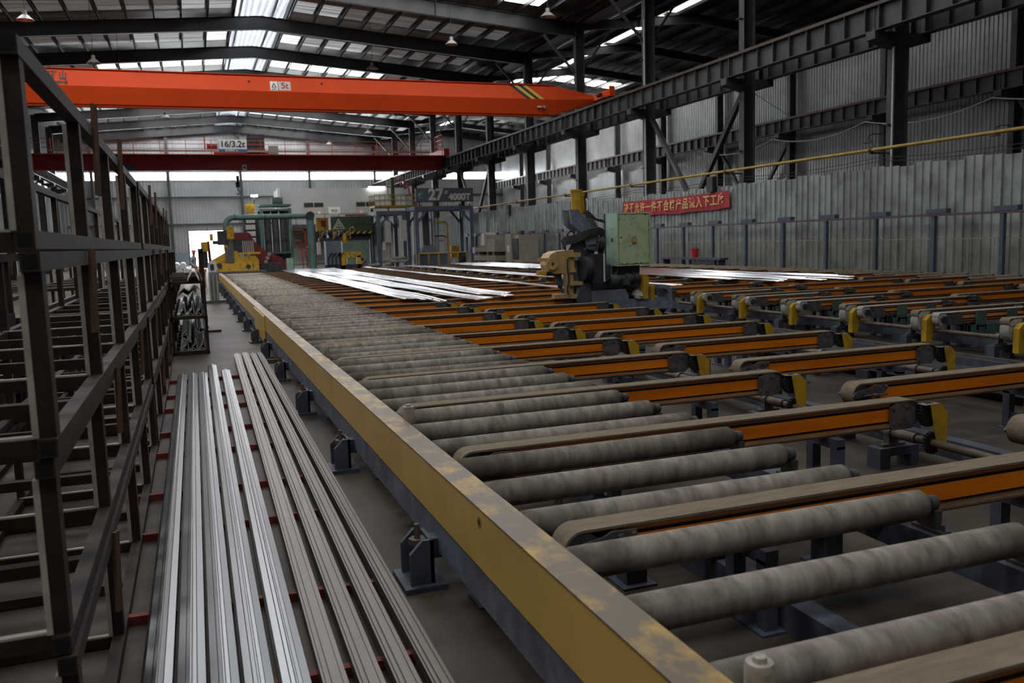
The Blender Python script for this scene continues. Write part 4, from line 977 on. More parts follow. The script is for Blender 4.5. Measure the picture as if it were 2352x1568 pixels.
# control cabinet
cx0, cx1, cz0, cz1, cy0, cy1 = 8.345, 9.13, 1.225, 2.335, -0.10, 0.44
box('cabinet_body', M_mint, pu, cx0, cx1, cy0+0.03, cy1, cz0, cz1)
box('cabinet_back', M_dark, pu, cx0-0.01, cx1, cy1, cy1+0.06, cz0, cz1)
fr_ = MB().box(cx0, cx0+0.025, cy0, cy0+0.03, cz0, cz1).box(cx1-0.025, cx1, cy0, cy0+0.03, cz0, cz1).box(cx0+0.025, cx1-0.025, cy0, cy0+0.03, cz1-0.03, cz1).box(cx0+0.025, cx1-0.025, cy0, cy0+0.03, cz0, cz0+0.03)
fr_.build('cabinet_frame', M_green, pu, smooth=False)
dr = MB().box(cx0+0.037, cx1-0.037, cy0-0.004, cy0+0.026, cz0+0.042, cz1-0.042).build('cabinet_door', M_green, pu, smooth=False)
box('door_seal', M_chip, pu, cx0+0.026, cx1-0.026, cy0+0.02, cy0+0.032, cz0+0.031, cz1-0.031)
box('latch', M_chip, dr, cx0+0.075, cx0+0.10, cy0-0.012, cy0-0.003, 1.80, 1.835); box('latch_handle', M_white, dr, cx0+0.075, cx0+0.098, cy0-0.02, cy0-0.003, 1.70, 1.795)
box('warning_sticker', mat('sticker_tan', (0.36, 0.29, 0.19)), dr, 8.68, 8.79, cy0-0.008, cy0-0.003, 1.66, 1.84)
MB().add([(8.69, cy0-0.0095, 1.735), (8.78, cy0-0.0095, 1.735), (8.735, cy0-0.0095, 1.82)], [(0, 1, 2)]).build('warning_triangle', M_warn, dr, smooth=False)
text('lettering', '有电危险', 0.025, M_chip, dr, (8.735, cy0-0.009, 1.695), FRONT, 0.001)
rr = random.Random(3)
for k in range(26):      # chipped paint along the door edges
    u = rr.random(); s_ = rr.choice((0, 1, 1, 2, 3)); a = rr.uniform(0.015, 0.06); b_ = rr.uniform(0.006, 0.016)
    X = {0: cx0+0.04, 1: cx1-0.055}.get(s_, cx0+0.05+u*0.66); Z = {2: cz1-0.055, 3: cz0+0.045}.get(s_, cz0+0.06+u*0.98)
    if s_ in (0, 1): box('paint_chip', M_chip, dr, X, X+b_, cy0-0.0055, cy0-0.003, Z, Z+a)
    else: box('paint_chip', M_chip, dr, X, X+a, cy0-0.0055, cy0-0.003, Z, Z+b_)
for k in range(9):
    X, Z = rr.uniform(8.45, 9.05), rr.uniform(1.35, 2.2); MB().cyl((X, cy0-0.0055, Z), (X, cy0-0.003, Z), rr.uniform(0.006, 0.012), 7).build('paint_chip', M_chip, dr)
for y in (0.05, 0.12, 0.19): MB().cyl((cx0-0.004, y, 2.0), (cx0+0.002, y, 2.0), 0.009, 8).build('vent_hole', M_chip, pu)
box('side_socket', M_iron, pu, cx0-0.012, cx0, 0.10, 0.18, 1.74, 1.81)
# crumpled cloth on the carriage
rag = MB(); rr = random.Random(5)
rag.lathe([(0.0, 0.19), (0.07, 0.18), (0.12, 0.12), (0.15, 0.05), (0.13, 0.0), (0.0, 0.0)], 14)
rag.v = [(x+rr.uniform(-0.028, 0.028), y+rr.uniform(-0.028, 0.028), max(0, z+rr.uniform(-0.02, 0.025))) for x, y, z in rag.v]
tag(rag.build('crumpled_rag', M_cardboard, None, (8.87, PY-0.0, 0.52), smooth=False), 'crumpled pale rag lying on the puller carriage', 'rag')

# ------------------------------------------------------------------ aluminium lying on the belts
def flat_profile(label, x, w, y0, y1, z=0.602, wav=0.012, m_=None, group=None, skew=0.0, rib=True, seed=0, bend=0.0):
    rr = random.Random(seed); n = max(8, int((y1-y0)/0.8)); th = 0.012
    v = []; ph = rr.uniform(0, 6)
    for i in range(n+1):
        t = i/n; y = y0 + (y1-y0)*t
        xx = x + skew*(1-t) + 0.02*math.sin(t*7+ph) + bend*(1-t)**6
        zz = z + wav*(0.55+0.45*math.sin(t*(y1-y0)*1.1+ph)) + wav*0.4*math.sin(t*31+ph*2)
        tw = 0.012*math.sin(t*(y1-y0)*0.9+ph)
        sec_ = [(-w/2, 0), (w/2, 0), (w/2, th*2.0), (w/2-0.02, th*2.0), (w/2-0.03, th), (0.02, th), (0.012, th*1.8), (-0.012, th*1.8), (-0.02, th), (-w/2+0.03, th), (-w/2+0.02, th*2.0), (-w/2, th*2.0)]
        for a, b_ in sec_: v.append((xx+a, y, zz+b_+tw*a/w))
    k = 12
    f = [(i*k+j, i*k+(j+1) % k, (i+1)*k+(j+1) % k, (i+1)*k+j) for i in range(n) for j in range(k)] + [tuple(range(k)), tuple(n*k+j for j in range(k))]
    o = MB().add(v, f).build('aluminium_profile', m_ or M_aluflat)
    return tag(o, label, 'profile', group)
rr = random.Random(11)
for i in range(9):
    flat_profile('bright flat aluminium profile in the wide batch on the belts, %s from the rollers' % nth(i+1), 4.42+i*0.305, 0.285, (18.7, 17.9, 17.4, 17.1, 17.3, 18.6, 18.9, 17.8, 18.6)[i] + 0.0, 48.0-0.15*i + rr.uniform(-1, 0.4), group='wide batch of aluminium profiles', seed=i, skew=-0.10*(i % 3), bend=0.25 if i in (3, 4) else 0)
flat_profile('single bright aluminium profile stretched behind the puller clamp', 8.62, 0.34, 17.9, 46.5, z=0.602, seed=21, wav=0.006)
for i in range(2):
    flat_profile('narrow aluminium profile on the belts beyond the puller, %s from the roller table' % nth(i+1), 10.75+i*0.42, 0.26, 24.0+i*1.2, 46.5, seed=30+i)
for i in range(7):
    flat_profile('dull aluminium profile in the distant batch beyond the puller, %s from the lane' % nth(i+1), 13.3+i*0.36, 0.30, 33.5+rr.uniform(-1.5, 1.5), 46.0+rr.uniform(-1, 1), seed=40+i, group='distant batch of profiles')
for i in range(8):
    flat_profile('grey aluminium profile in the batch near the fence-side rollers, %s from the lane' % nth(i+1), 13.6+i*0.34, 0.29, (19.5, 17.8, 18.4, 17.4, 18.6, 17.2, 17.9, 18.8)[i], 28.5+rr.uniform(-1.2, 1.2), seed=60+i, skew=rr.uniform(-0.3, 0.3), group='batch of profiles near the fence')
flat_profile('short aluminium offcut lying across the large-wheel belts', 10.95, 0.34, 18.2, 22.5, seed=80)

# ------------------------------------------------------------------ profiles on the floor by the racks
def floor_profile(label, sec_, x, y0, y1, m_, z, group, dx=0.0, name='aluminium_profile'):
    v = [(X, y0, Z) for X, Z in sec_] + [(X+dx, y1, Z) for X, Z in sec_]
    k = len(sec_)
    o = MB().add(v, [(j, (j+1) % k, (j+1) % k + k, j+k) for j in range(k)] + [tuple(range(k))[::-1], tuple(range(k, 2*k))]).build(name, m_, None, (x, 0, z), smooth=False)
    return tag(o, label, 'profile', group)
def tee(w):   # flat plate with a raised step and a thin upright fin
    h = w/2
    return [(-h, 0), (h, 0), (h, 0.022), (0.030, 0.026), (0.026, 0.034), (0.012, 0.034), (0.008, 0.036), (0.006, 0.052), (0.001, 0.052), (-0.001, 0.036), (-0.016, 0.034), (-0.020, 0.030), (-h+0.012, 0.026), (-h, 0.020)]
xs_ = [-0.265, -0.135, -0.005, 0.125, 0.262]
for i, x in enumerate(xs_):
    floor_profile('shiny aluminium profile with a fin on the floor, %s from the racks' % nth(i+1), tee(0.124), x, 1.2, (13.05, 13.1, 13.1, 13.9, 13.2)[i], M_alu, 0.05, 'shiny profiles on the floor', (0.02, 0.03, 0.03, 0.045, 0.08)[i])
def comb(w):
    h = w/2; pts = [(-h, 0), (h, 0)]
    zs = [0.050, 0.050, 0.056, 0.056, 0.050, 0.050, 0.060, 0.060, 0.064, 0.064, 0.064, 0.064, 0.054, 0.054, 0.060, 0.060, 0.050, 0.050]
    n = len(zs)//2
    for i in range(n):
        a = h - w*i/n; b_ = h - w*(i+1)/n
        pts += [(a, zs[2*i]), (b_+0.001, zs[2*i+1])]
    return pts
for i, x in enumerate([0.395, 0.535, 0.675, 0.805]):
    floor_profile('dusty brown-grey ribbed aluminium profile on the floor, %s from the shiny ones' % nth(i+1), comb((0.10, 0.10, 0.095, 0.085)[i]), x, 1.2, (14.9, 14.95, 14.8, 14.85)[i], M_aludull, 0.05, 'dusty ribbed profiles on the floor', (0.19, 0.18, 0.16, 0.14)[i])
for i in range(10):
    y = 2.2 + i*1.15 + (0.2 if i % 2 else 0)
    o = MB().box(-0.50, 0.80, -0.022, 0.022, 0, 0.048).build('spacer_strip', M_redstrip, None, (0, y, 0), 0.05*math.sin(i*2.3), smooth=False)
    tag(o, 'red spacer strip on the floor under the profiles, %s from the near end' % nth(i+1), 'strip', 'red strips under the profiles')

# ------------------------------------------------------------------ steel stacking racks
T = 0.055
RL, RH = 5.72, 0.62
def rack_kit(W, L, H, rails_top=True, ncross=9, npost=5, strips=True, stakes=()):
    K = []
    for x in (0, -W+T):
        K.append(('bottom_rail', MB().box(x-T, x, 0, L, 0.004, 0.004+T).mesh('bottom_rail', M_rust, False)))
        K.append(('dark_end_patch', MB().box(x-T+0.008, x-0.008, -0.0015, 0.02, 0.012, 0.051).mesh('dark_end_patch', M_tubein, False)))  # black patch on the solid rail, stands in for the dark inside a tube
        if rails_top:
            K.append(('top_rail', MB().box(x-T, x, 0, L, H-0.062, H-0.004).mesh('top_rail', M_rust, False)))
            K.append(('dark_end_patch', MB().box(x-T+0.008, x-0.008, -0.0015, 0.02, H-0.052, H-0.012).mesh('dark_end_patch', M_tubein, False)))
    for k in range(npost):
        y = 0.03 + k*(L-0.06-T)/(npost-1)
        for x in (0, -W+T):
            K.append(('post', MB().box(x-T+0.004, x-0.004, y, y+T+0.02, 0.004+T, H-0.062 if rails_top else H).mesh('post', M_rust, False)))
            if strips and k % 2 == 0 or (strips and x == 0):
                sx = x-T-0.014 if x == 0 else x
                K.append(('edge_strip', MB().box(sx, sx+0.018, y-0.004, y+0.030, 0.06, H-0.07).mesh('edge_strip', M_foam, False)))
    for k in range(ncross):
        y = 0.04 + k*(L-0.1-T)/(ncross-1)
        K.append(('cross_bar', MB().box(-W, -T, y, y+T, 0.006, 0.006+T*0.9).mesh('cross_bar', M_rust, False)))
        if strips and k % 2 == 0:
            K.append(('edge_strip', MB().box(-W+0.02, -T-0.01, y+0.004, y+0.03, 0.056, 0.064).mesh('edge_strip', M_foam, False)))
    for y, h in stakes:
        K.append(('stake', MB().bar((-T/2+0.035, y, H-0.35), (-T/2+0.045, y+0.03, H+h), 0.012, 0.05).mesh('stake', M_rusto, False)))
    return K
RKS = [rack_kit(0.92, RL, RH, stakes=s_) for s_ in (((1.95, 0.10), (3.6, 0.12)), ((1.2, 0.0),), ((4.4, 0.0), (2.1, 0.0)))]
tiers = ('lowest', 'second lowest', 'second highest', 'topmost')
stacks = ('at the near end', 'in the middle', 'at the far end')
for s_ in range(3):
    for k in range(4):
        t = thing('stacking_rack', '%s rusty steel stacking rack of the aisle-side stack %s' % (tiers[k], stacks[s_]), 'rack', (-0.425 + random.uniform(-0.012, 0.012), 2.86 + s_*5.80 + random.uniform(-0.02, 0.02), k*0.62), group='stacks of rusty racks beside the aisle')
        for e in RKS[0 if k == 3 else 1 + (k+s_) % 2]: ob(e[0], e[1], t)
for s_ in range(3):
    for k in range(3 if s_ != 1 else 2):
        t = thing('stacking_rack', '%s rusty steel rack in the hidden second row, stack %s' % (tiers[k], stacks[s_]), 'rack', (-1.62, 3.6 + s_*5.9, k*0.62), group='second row of rusty racks')
        for e in RKS[1 + (k+s_) % 2]: ob(e[0], e[1], t)
for s_ in range(2):
    for k in range(3):
        t = thing('stacking_rack', '%s rusty steel rack in the third row, %s stack' % (tiers[k], ('near', 'far')[s_]), 'rack', (-2.95, 6.4 + s_*6.2, k*0.62), group='third row of rusty racks')
        for e in RKS[1 + (k+s_) % 2]: ob(e[0], e[1], t)
# loaded rack in the aisle
KL = rack_kit(0.62, 6.0, RH, strips=False, npost=4)
for k in range(3):
    kk = KL
    t = thing('stacking_rack', '%s rack of the loaded stack beside the walkway' % ('lowest', 'middle', 'topmost')[k], 'rack', (0.185, 16.1, k*0.62))
    for e in kk: ob(e[0], e[1], t)
def kshape(name, label, x, z, y0, y1, ang=0.0, h=0.20, group=None):
    """hollow corner profile: foot, triangular chamber and upright fin, thin walls"""
    mb = MB(); w = 0.011
    def wall(a, b):
        a = Vector((a[0], 0, a[1])); b = Vector((b[0], 0, b[1])); d = (b-a).normalized(); n = Vector((-d.z, 0, d.x))*w/2
        mb.prism([((a+n).x, (a+n).z), ((b+n).x, (b+n).z), ((b-n).x, (b-n).z), ((a-n).x, (a-n).z)], 'Y', y0, y1)
    wall((-0.085, 0.004), (0.05, 0.004)); wall((-0.085, 0.004), (-0.085, 0.026)); wall((-0.085, 0.026), (-0.035, 0.026)); wall((-0.035, 0.004), (-0.035, 0.06))
    wall((-0.035, 0.06), (0.015, 0.105)); wall((-0.035, 0.06), (0.05, 0.004)); wall((0.015, 0.105), (0.02, h)); wall((0.05, 0.004), (0.038, h)); wall((0.02, h), (0.038, h))
    wall((0.016, 0.15), (0.044, 0.15))
    o = mb.build(name, mat('cut_aluminium', (0.58, 0.58, 0.57), 0.5, metal=0.4, var=0.0), None, (x, 0, z), smooth=False); o.rotation_euler = (0, ang, 0)
    return tag(o, label, 'profile', group)
for i, x in enumerate((-0.22, -0.075, 0.06)):
    kshape('corner_profile', 'hollow aluminium corner profile in the lowest loaded rack, %s from the walkway' % nth(3-i), x, 0.062, 16.2, 21.9, group='corner profiles in the loaded rack')
    kshape('corner_profile', 'hollow aluminium corner profile in the middle loaded rack, %s from the walkway' % nth(3-i), x-0.01, 0.682, 16.2, 21.9, h=0.22, group='corner profiles in the loaded rack')
for i, (x, z, a) in enumerate(((0.0, 0.40, 1.15), (-0.25, 0.36, 2.3))):
    kshape('corner_profile', 'tilted hollow aluminium corner profile lying on the lowest loaded rack, %s' % ('walkway side' if i == 0 else 'rack side'), x, z, 16.3, 21.8, a)
def zig(label, x, z, y0, y1, W_=0.17, m_=M_sheetwhite):
    pts = [(-W_, 0.0), (-W_*0.45, 0.10), (0.0, 0.04), (W_*0.5, 0.13), (W_, 0.05)]
    poly = pts + [(a, b-0.008) for a, b in pts[::-1]]
    return tag(MB().prism(poly, 'Y', y0, y1).build('folded_panel', m_, None, (x, 0, z), smooth=False), label, 'panel')
zig('white folded metal panel on the middle loaded rack', -0.13, 0.935, 16.9, 21.5, 0.2)
zig('white folded metal panel lying higher on the middle loaded rack', -0.10, 1.02, 17.6, 21.8, 0.2)
o = MB().prism([(-0.11, 0.0), (-0.02, 0.16), (0.03, 0.15), (0.09, 0.0), (0.08, -0.01), (0.02, 0.135), (-0.02, 0.145), (-0.10, -0.01)], 'Y', 16.0, 18.6).build('folded_panel', M_sheetwhite, None, (0.0, 0, 1.31), smooth=False); tag(o, 'white roof shaped panel standing on the topmost loaded rack', 'panel')
for i in range(4):
    o = MB().box(-0.46, -0.10 - 0.03*i, 0, 0.10, 0, 0.06).build('wooden_bar', M_wood, None, (0, 16.9+i*0.9, 1.305), smooth=False); tag(o, 'dark wooden bar across the topmost loaded rack, %s from the front' % nth(i+1), 'bar', 'bars across the loaded rack')
o = MB().box(-0.14, 0.14, -0.04, 0.04, 0, 0.05).build('wood_block', M_wood, None, (0.36, 20.2, 0), 0.2, smooth=False); tag(o, 'small wooden block on the walkway floor beside the loaded rack', 'wood')
o = MB().box(-0.22, 0.22, -0.05, 0.05, 0, 0.06).build('wood_block', M_wood, None, (0.98, 14.2, 0), -0.15, smooth=False); tag(o, 'wooden beam offcut on the floor below the yellow beam', 'wood')

# ------------------------------------------------------------------ machines at the far end of the table
ms = thing('table_end_machine', 'yellow press-exit machine with a red frame at the end of the roller table', 'machine', (0, 47.6, 0))
MB().prism([(0.95, 0.10), (0.95, 1.25), (1.75, 1.68), (2.25, 1.68), (2.45, 1.3), (3.05, 1.55), (3.3, 1.2), (3.3, 0.10)], 'Y', 0.0, 0.5).build('bed_casting', M_myellow, ms, smooth=False)
box('bed_front', M_myellow, ms, 1.15, 2.95, -0.12, 0.02, 0.45, 1.05)
MB().cyl((1.30, -0.14, 0.95), (1.30, -0.05, 0.95), 0.14, 18).build('flange', M_dark, ms); MB().cyl((2.75, -0.14, 0.85), (2.75, -0.05, 0.85), 0.12, 18).build('flange', M_dark, ms)
box('bed_table', M_iron, ms, 0.95, 3.6, -0.6, 0.0, 0.55, 0.64)
box('grey_block', M_iron, ms, 1.65, 2.05, -0.1, 0.3, 1.1, 1.9)
MB().cyl((1.95, 0.1, 1.5), (1.95, 0.1, 2.35), 0.16, 16).build('ram', M_iron, ms)
MB().cyl((1.95, 0.1, 2.3), (1.95, 0.1, 2.95), 0.2, 18).build('ram_cylinder', M_myellow, ms)
box('valve_block', M_dark, ms, 1.3, 1.8, 0.0, 0.6, 2.0, 2.75); box('valve_block', M_dark, ms, 1.05, 1.4, 0.05, 0.5, 2.05, 2.25); box('valve_block', M_dark, ms, 2.1, 2.8, 0.1, 0.6, 1.6, 2.3)
for k in range(6): MB().cyl((2.55+k*0.1, 0.0, 1.5), (2.55+k*0.1, 0.0, 2.2), 0.035, 8).build('guide_rod', M_lampmetal, ms)
box('yellow_box', M_myellow, ms, 0.92, 1.10, 0.2, 0.4, 2.25, 2.62)
MB().prism([(2.2, 2.62), (3.0, 2.62), (3.2, 2.2), (3.75, 1.65), (4.6, 1.25), (5.05, 0.75), (4.95, 0.35), (3.35, 0.35), (3.15, 1.2), (2.85, 1.9), (2.2, 2.05)], 'Y', 1.3, 1.7).build('swan_neck', M_mred, ms, smooth=False)
box('red_cover', M_mred, ms, 2.2, 2.95, 1.1, 1.3, 2.1, 2.65)
for k, z in enumerate((1.05, 1.25, 1.45)): MB().cyl((3.75+0.1*k, 1.2, z), (3.75+0.1*k, 1.3, z), 0.1, 12).build('fitting', M_lampmetal, ms)
box('motor_tank', M_dark, ms, 3.4, 4.55, 0.5, 1.2, 0.05, 0.98)
box('yellow_rail', M_myellow, ms, 2.3, 3.4, -0.1, 0.0, 1.5, 1.6)
box('small_cabinet', M_lgreen, ms, 4.75, 5.1, 0.2, 0.6, 0.6, 1.2); box('small_cabinet_post', M_lgreen, ms, 4.88, 4.98, 0.3, 0.5, 0, 0.6)

tf = thing('dust_filter', 'tall teal framed dust filter with dark cylinders and a hopper', 'filter', (0, 58, 0))
for x in (4.35, 6.15):
    for y in (0, 1.8): box('corner_post', M_teal, tf, x-0.09, x+0.09, y-0.09, y+0.09, 0, 4.3)
for z in (4.2, 4.5, 1.45): box('frame_beam', M_teal, tf, 4.26, 6.24, -0.1, 1.9, z-0.06, z+0.06)
for k in range(3): MB().cyl((4.75+k*0.5, 0.7, 1.5), (4.75+k*0.5, 0.7, 4.2), 0.23, 22).build('filter_drum', mat('drum_grey', (0.10, 0.10, 0.095), 0.45, var=0.15), tf)
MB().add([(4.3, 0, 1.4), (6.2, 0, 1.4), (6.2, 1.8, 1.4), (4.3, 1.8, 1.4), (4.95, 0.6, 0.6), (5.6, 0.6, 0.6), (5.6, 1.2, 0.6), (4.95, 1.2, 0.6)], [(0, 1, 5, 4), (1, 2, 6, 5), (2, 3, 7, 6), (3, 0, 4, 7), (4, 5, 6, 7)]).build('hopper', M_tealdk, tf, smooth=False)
MB().cyl((5.1, 0.4, 4.72), (5.75, 0.4, 4.72), 0.32, 22).build('fan_housing', mat('fan_green', (0.06, 0.10, 0.075)), tf)
box('fan_base', M_teal, tf, 4.6, 6.0, 0.1, 1.3, 4.5, 4.58)
MB().tube([(3.95, -0.2, 4.6), (3.95, -0.2, 5.05)], 0.03, 6).build('lamp_pole', M_dark, tf)
box('work_lamp', glow('flood_lamp', (1.0, 0.97, 0.9), 30.0), tf, 3.78, 4.18, -0.3, -0.1, 5.05, 5.16)
box('yellow_ladder_guard', M_myellow, tf, 3.4, 3.95, -0.1, 0.2, 4.0, 4.6)
# side stack of pale pipes
for k in range(6):
    box('vent_cell', M_sheetwhite, tf, 3.35+0.05*(k % 2), 3.95, 0.2, 0.4, 1.3+k*0.42, 1.62+k*0.42)
box('vent_panel', M_dark, tf, 3.3, 4.2, 0.4, 0.6, 1.2, 3.9)

tp = thing('duct_pipe', 'teal duct pipe bridging over the dust filter', 'pipe', (0, 56, 0))
arcL = [(2.06, 0, 2.3), (2.06, 0, 3.2)] + [(2.06+0.5-0.5*math.cos(a), 0, 3.2+0.5*math.sin(a)) for a in [PI/12*i for i in range(1, 7)]] + [(7.15, 0, 3.72)]
MB().tube(arcL, 0.17, 16).build('duct', M_teal, tp)
MB().cyl((2.06, 0, 1.7), (2.06, 0, 2.35), 0.2, 16).build('yellow_sleeve', M_myellow, tp); MB().cyl((2.06, 0, 0.6), (2.06, 0, 1.75), 0.16, 16).build('lower_duct', M_iron, tp)
MB().cyl((7.2, 0, 0), (7.15, 0, 3.75), 0.24, 18).build('duct_leg', M_teal, tp)
MB().cyl((7.15, -0.25, 3.72), (7.15, 0.25, 3.72), 0.27, 18).build('duct_flange', M_dark, tp)
for x in (2.6, 4.4): MB().cyl((x, 0, 3.72), (x+0.05, 0, 3.72), 0.2, 16).build('duct_joint', M_tealdk, tp)
op = thing('orange_pipes', 'two thin orange bent pipes beside the dust filter', 'pipe', (0, 59, 0))
MB().tube([(6.5, 0, 2.9), (7.0, 0, 2.9), (7.15, 0, 2.75), (7.2, 0, 0.0)], 0.035, 8).build('pipe', M_crane, op)
MB().tube([(6.5, 0, 2.2), (6.75, 0, 2.2), (6.9, 0, 2.05), (6.95, 0, 0.0)], 0.03, 8).build('pipe', M_crane, op)

# dark extrusion tooling between the filter and the portals
tl = thing('hydraulic_station', 'slate hydraulic station with yellow cylinders beside the green press', 'machine', (0, 57.0, 0))
box('tank', M_signblue, tl, 8.2, 9.2, 0, 0.8, 0.5, 2.1); box('tank_base', M_dark, tl, 8.1, 10.6, 0, 0.9, 0.0, 0.55)
box('white_cabinet', M_white, tl, 7.65, 7.85, -0.1, 0.3, 1.25, 2.05)
for k in range(4): MB().tube([(8.3+k*0.25, -0.06, 0.5), (8.3+k*0.25, -0.12, 1.0), (8.45+k*0.25, -0.12, 1.25), (8.6+k*0.25, -0.06, 1.3)], 0.035, 7).build('hose', M_hose, tl)
MB().cyl((9.45, 0.1, 1.9), (9.45, 0.1, 2.6), 0.17, 16).build('cylinder', M_myellow, tl); MB().cyl((9.3, 0.1, 0.5), (9.3, 0.1, 1.4), 0.2, 16).build('cylinder', M_myellow, tl)
box('yellow_beam', M_myellow, tl, 9.0, 10.5, 0, 0.4, 1.0, 1.35); box('yellow_leg', M_myellow, tl, 9.1, 9.4, 0, 0.4, 0.2, 1.0); box('yellow_leg', M_myellow, tl, 10.2, 10.45, 0, 0.4, 0.2, 1.1)
for k, (x, z) in enumerate(((8.0, 2.5), (8.35, 2.65), (8.8, 2.4), (9.1, 2.6), (9.6, 2.45))): MB().cyl((x, 0.1, z), (x+0.25, 0.1, z), 0.18, 14).build('pump', M_dark, tl)
box('pump_deck', M_dark, tl, 7.8, 9.9, 0, 0.6, 2.1, 2.3)
for x in (7.85, 8.7, 9.8): MB().tube([(x, -0.05, 2.2), (x, -0.1, 2.9), (x+0.2, -0.1, 3.0), (x+0.35, 0, 2.7)], 0.03, 7).build('yellow_tube', M_myellow, tl)

gpz = thing('extrusion_press', 'green extrusion press with a white triangle mark and hazard striped sill', 'press', (-0.5, 66, 0))
box('press_head', M_pgreen, gpz, 10.45, 13.6, 0, 1.4, 2.85, 3.95)
box('press_body', M_lgreen, gpz, 11.3, 13.3, 0.4, 1.6, 0.6, 2.2); box('press_throat', M_dark, gpz, 10.3, 13.5, 0.3, 1.5, 2.2, 2.85)
box('hazard_sill', M_black2, gpz, 10.0, 13.6, -0.12, 0.0, 2.62, 2.85)
for k in range(8): MB().add([(10.05+k*0.45, -0.13, 2.64), (10.25+k*0.45, -0.13, 2.64), (10.42+k*0.45, -0.13, 2.83), (10.22+k*0.45, -0.13, 2.83)], [(0, 1, 2, 3)]).build('hazard_stripe', M_stripe, gpz, smooth=False)
def tri_ring(x, z, R, w_, y):
    mb = MB(); o = []; i_ = []
    for k in range(3):
        a = PI/2 + 2*PI*k/3; o.append((x+R*math.cos(a), y, z+R*math.sin(a))); i_.append((x+(R-w_)*math.cos(a), y, z+(R-w_)*math.sin(a)))
    mb.add(o+i_, [(k, (k+1) % 3, 3+(k+1) % 3, 3+k) for k in range(3)]); return mb
tri_ring(11.05, 3.3, 0.52, 0.13, -0.01).build('triangle_mark', M_signwhite, gpz, smooth=False)
tri_ring(11.05, 3.33, 0.25, 0.12, -0.012).build('triangle_mark', M_signwhite, gpz, smooth=False)
for k in range(6): MB().cyl((11.9+k*0.3, -0.15, 2.85), (11.9+k*0.3, -0.15, 4.0), 0.025, 6).build('rail_post', M_iron, gpz)
for z in (3.4, 4.0): MB().cyl((11.9, -0.15, z), (13.5, -0.15, z), 0.025, 6).build('rail', M_iron, gpz)
box('press_ladder', M_myellow, gpz, 9.4, 10.3, 0.2, 0.5, 2.9, 3.9); box('red_panel', M_mred, gpz, 9.75, 10.1, 0.1, 0.2, 3.2, 3.7)
MB().cyl((11.6, 0.2, 4.05), (13.2, 0.2, 4.05), 0.07, 8).build('red_pipe', M_crane2, gpz)
lb = MB().box(11.2, 12.6, -2.0, -1.2, 0.3, 1.0).build('machine_cover', M_lgreen, gpz, smooth=False)
scr = thing('scrap_heap', 'low heap of pale sacks and dusty scrap behind the belts', 'scrap', (12.9, 60.5, 0))
rr = random.Random(8)
for k in range(11):
    mb = MB(); mb.lathe([(0, 0.2), (0.2, 0.18), (0.32, 0.08), (0.3, 0.0), (0, 0)], 9); mb.v = [(x*1.2+rr.uniform(-.05, .05), y+rr.uniform(-.05, .05), z+rr.uniform(0, .06)) for x, y, z in mb.v]
    mb.build('sack', mat('sack_dust', (0.26, 0.24, 0.20), 0.9), scr, (rr.uniform(-1, 1.2), rr.uniform(-0.2, 0.3), 0.22*(k % 4)), smooth=False)

# ---- slate steel portals with the number sign
def portal(label, x0, x1, y, h, depth=1.6):
    t = thing('steel_portal', label, 'frame', (0, y, 0))
    for x in (x0, x1):
        for yy_ in (0, depth): box('portal_leg', M_signblue, t, x-0.14, x+0.14, yy_-0.14, yy_+0.14, 0, h)
    for yy_ in (0, depth):
        box('portal_beam', M_signblue, t, x0-0.14, x1+0.14, yy_-0.14, yy_+0.14, h, h+0.3)
        for x, s_ in ((x0, 1), (x1, -1)):
            MB().bar((x, yy_, h-0.95), (x+s_*0.85, yy_, h+0.05), 0.16, 0.16).build('knee_brace', M_signblue, t, smooth=False)
    for x in (x0, x1):
        box('side_beam', mat('portal_pale', (0.26, 0.30, 0.34)), t, x-0.14, x+0.14, 0, depth, h, h+0.3)
        for a, b in ((0, 0.6), (depth, depth-0.6)): MB().bar((x, a, h-1.2), (x, b, h), 0.12, 0.12).build('knee_brace', M_signblue, t, smooth=False)
    return t
p1 = portal('slate steel portal frame under the 27# number sign', 15.55, 19.75, 62, 4.15, 2.6)
portal('slate steel portal frame next to the number sign portal', 13.25, 15.2, 64.5, 3.95, 3.0)
sg = thing('number_sign', 'slate sign board reading 27# 4000T on the steel portal', 'sign', (0, 61.75, 0))
box('board', M_signblue, sg, 15.5, 19.88, -0.06, 0.1, 4.78, 5.70)
box('board_edge', M_bluedark, sg, 15.46, 19.92, -0.02, 0.12, 4.74, 4.78); box('board_edge', M_bluedark, sg, 15.46, 19.92, -0.02, 0.12, 5.70, 5.74)
text('lettering', '27', 1.12, M_signwhite, sg, (17.0, -0.08, 5.24), FRONT, 0.01, 0.045, xs=1.0)
text('lettering', '#', 0.40, M_signwhite, sg, (17.78, -0.08, 5.45), FRONT, 0.008, 0.005, shear=0.15)
text('lettering', '4000T', 0.64, M_signwhite, sg, (18.82, -0.08, 5.08), FRONT, 0.01, 0.028, xs=1.0)
MB().add([(15.75, -0.07, 5.35), (15.95, -0.07, 5.25), (16.1, -0.07, 5.4), (15.95, -0.07, 5.62)], [(0, 1, 2, 3)]).build('leaf_mark', mat('logo_green', (0.12, 0.42, 0.20)), sg, smooth=False)
MB().cyl((15.78, -0.07, 5.28), (15.78, -0.075, 5.28), 0.12, 14).build('logo_mark', mat('logo_pale', (0.35, 0.48, 0.46)), sg)
box('logo_base', mat('logo_pale', (0.35, 0.48, 0.46)), sg, 15.7, 16.05, -0.07, -0.06, 5.05, 5.10)
for x in (18.5, 19.5): box('white_tag', M_white, sg, x, x+0.4, -0.1, 0.0, 4.58, 4.74)
for x in (15.8, 19.6): box('sign_strut', M_bluedark, sg, x-0.05, x+0.05, 0.1, 0.35, 4.45, 5.6)
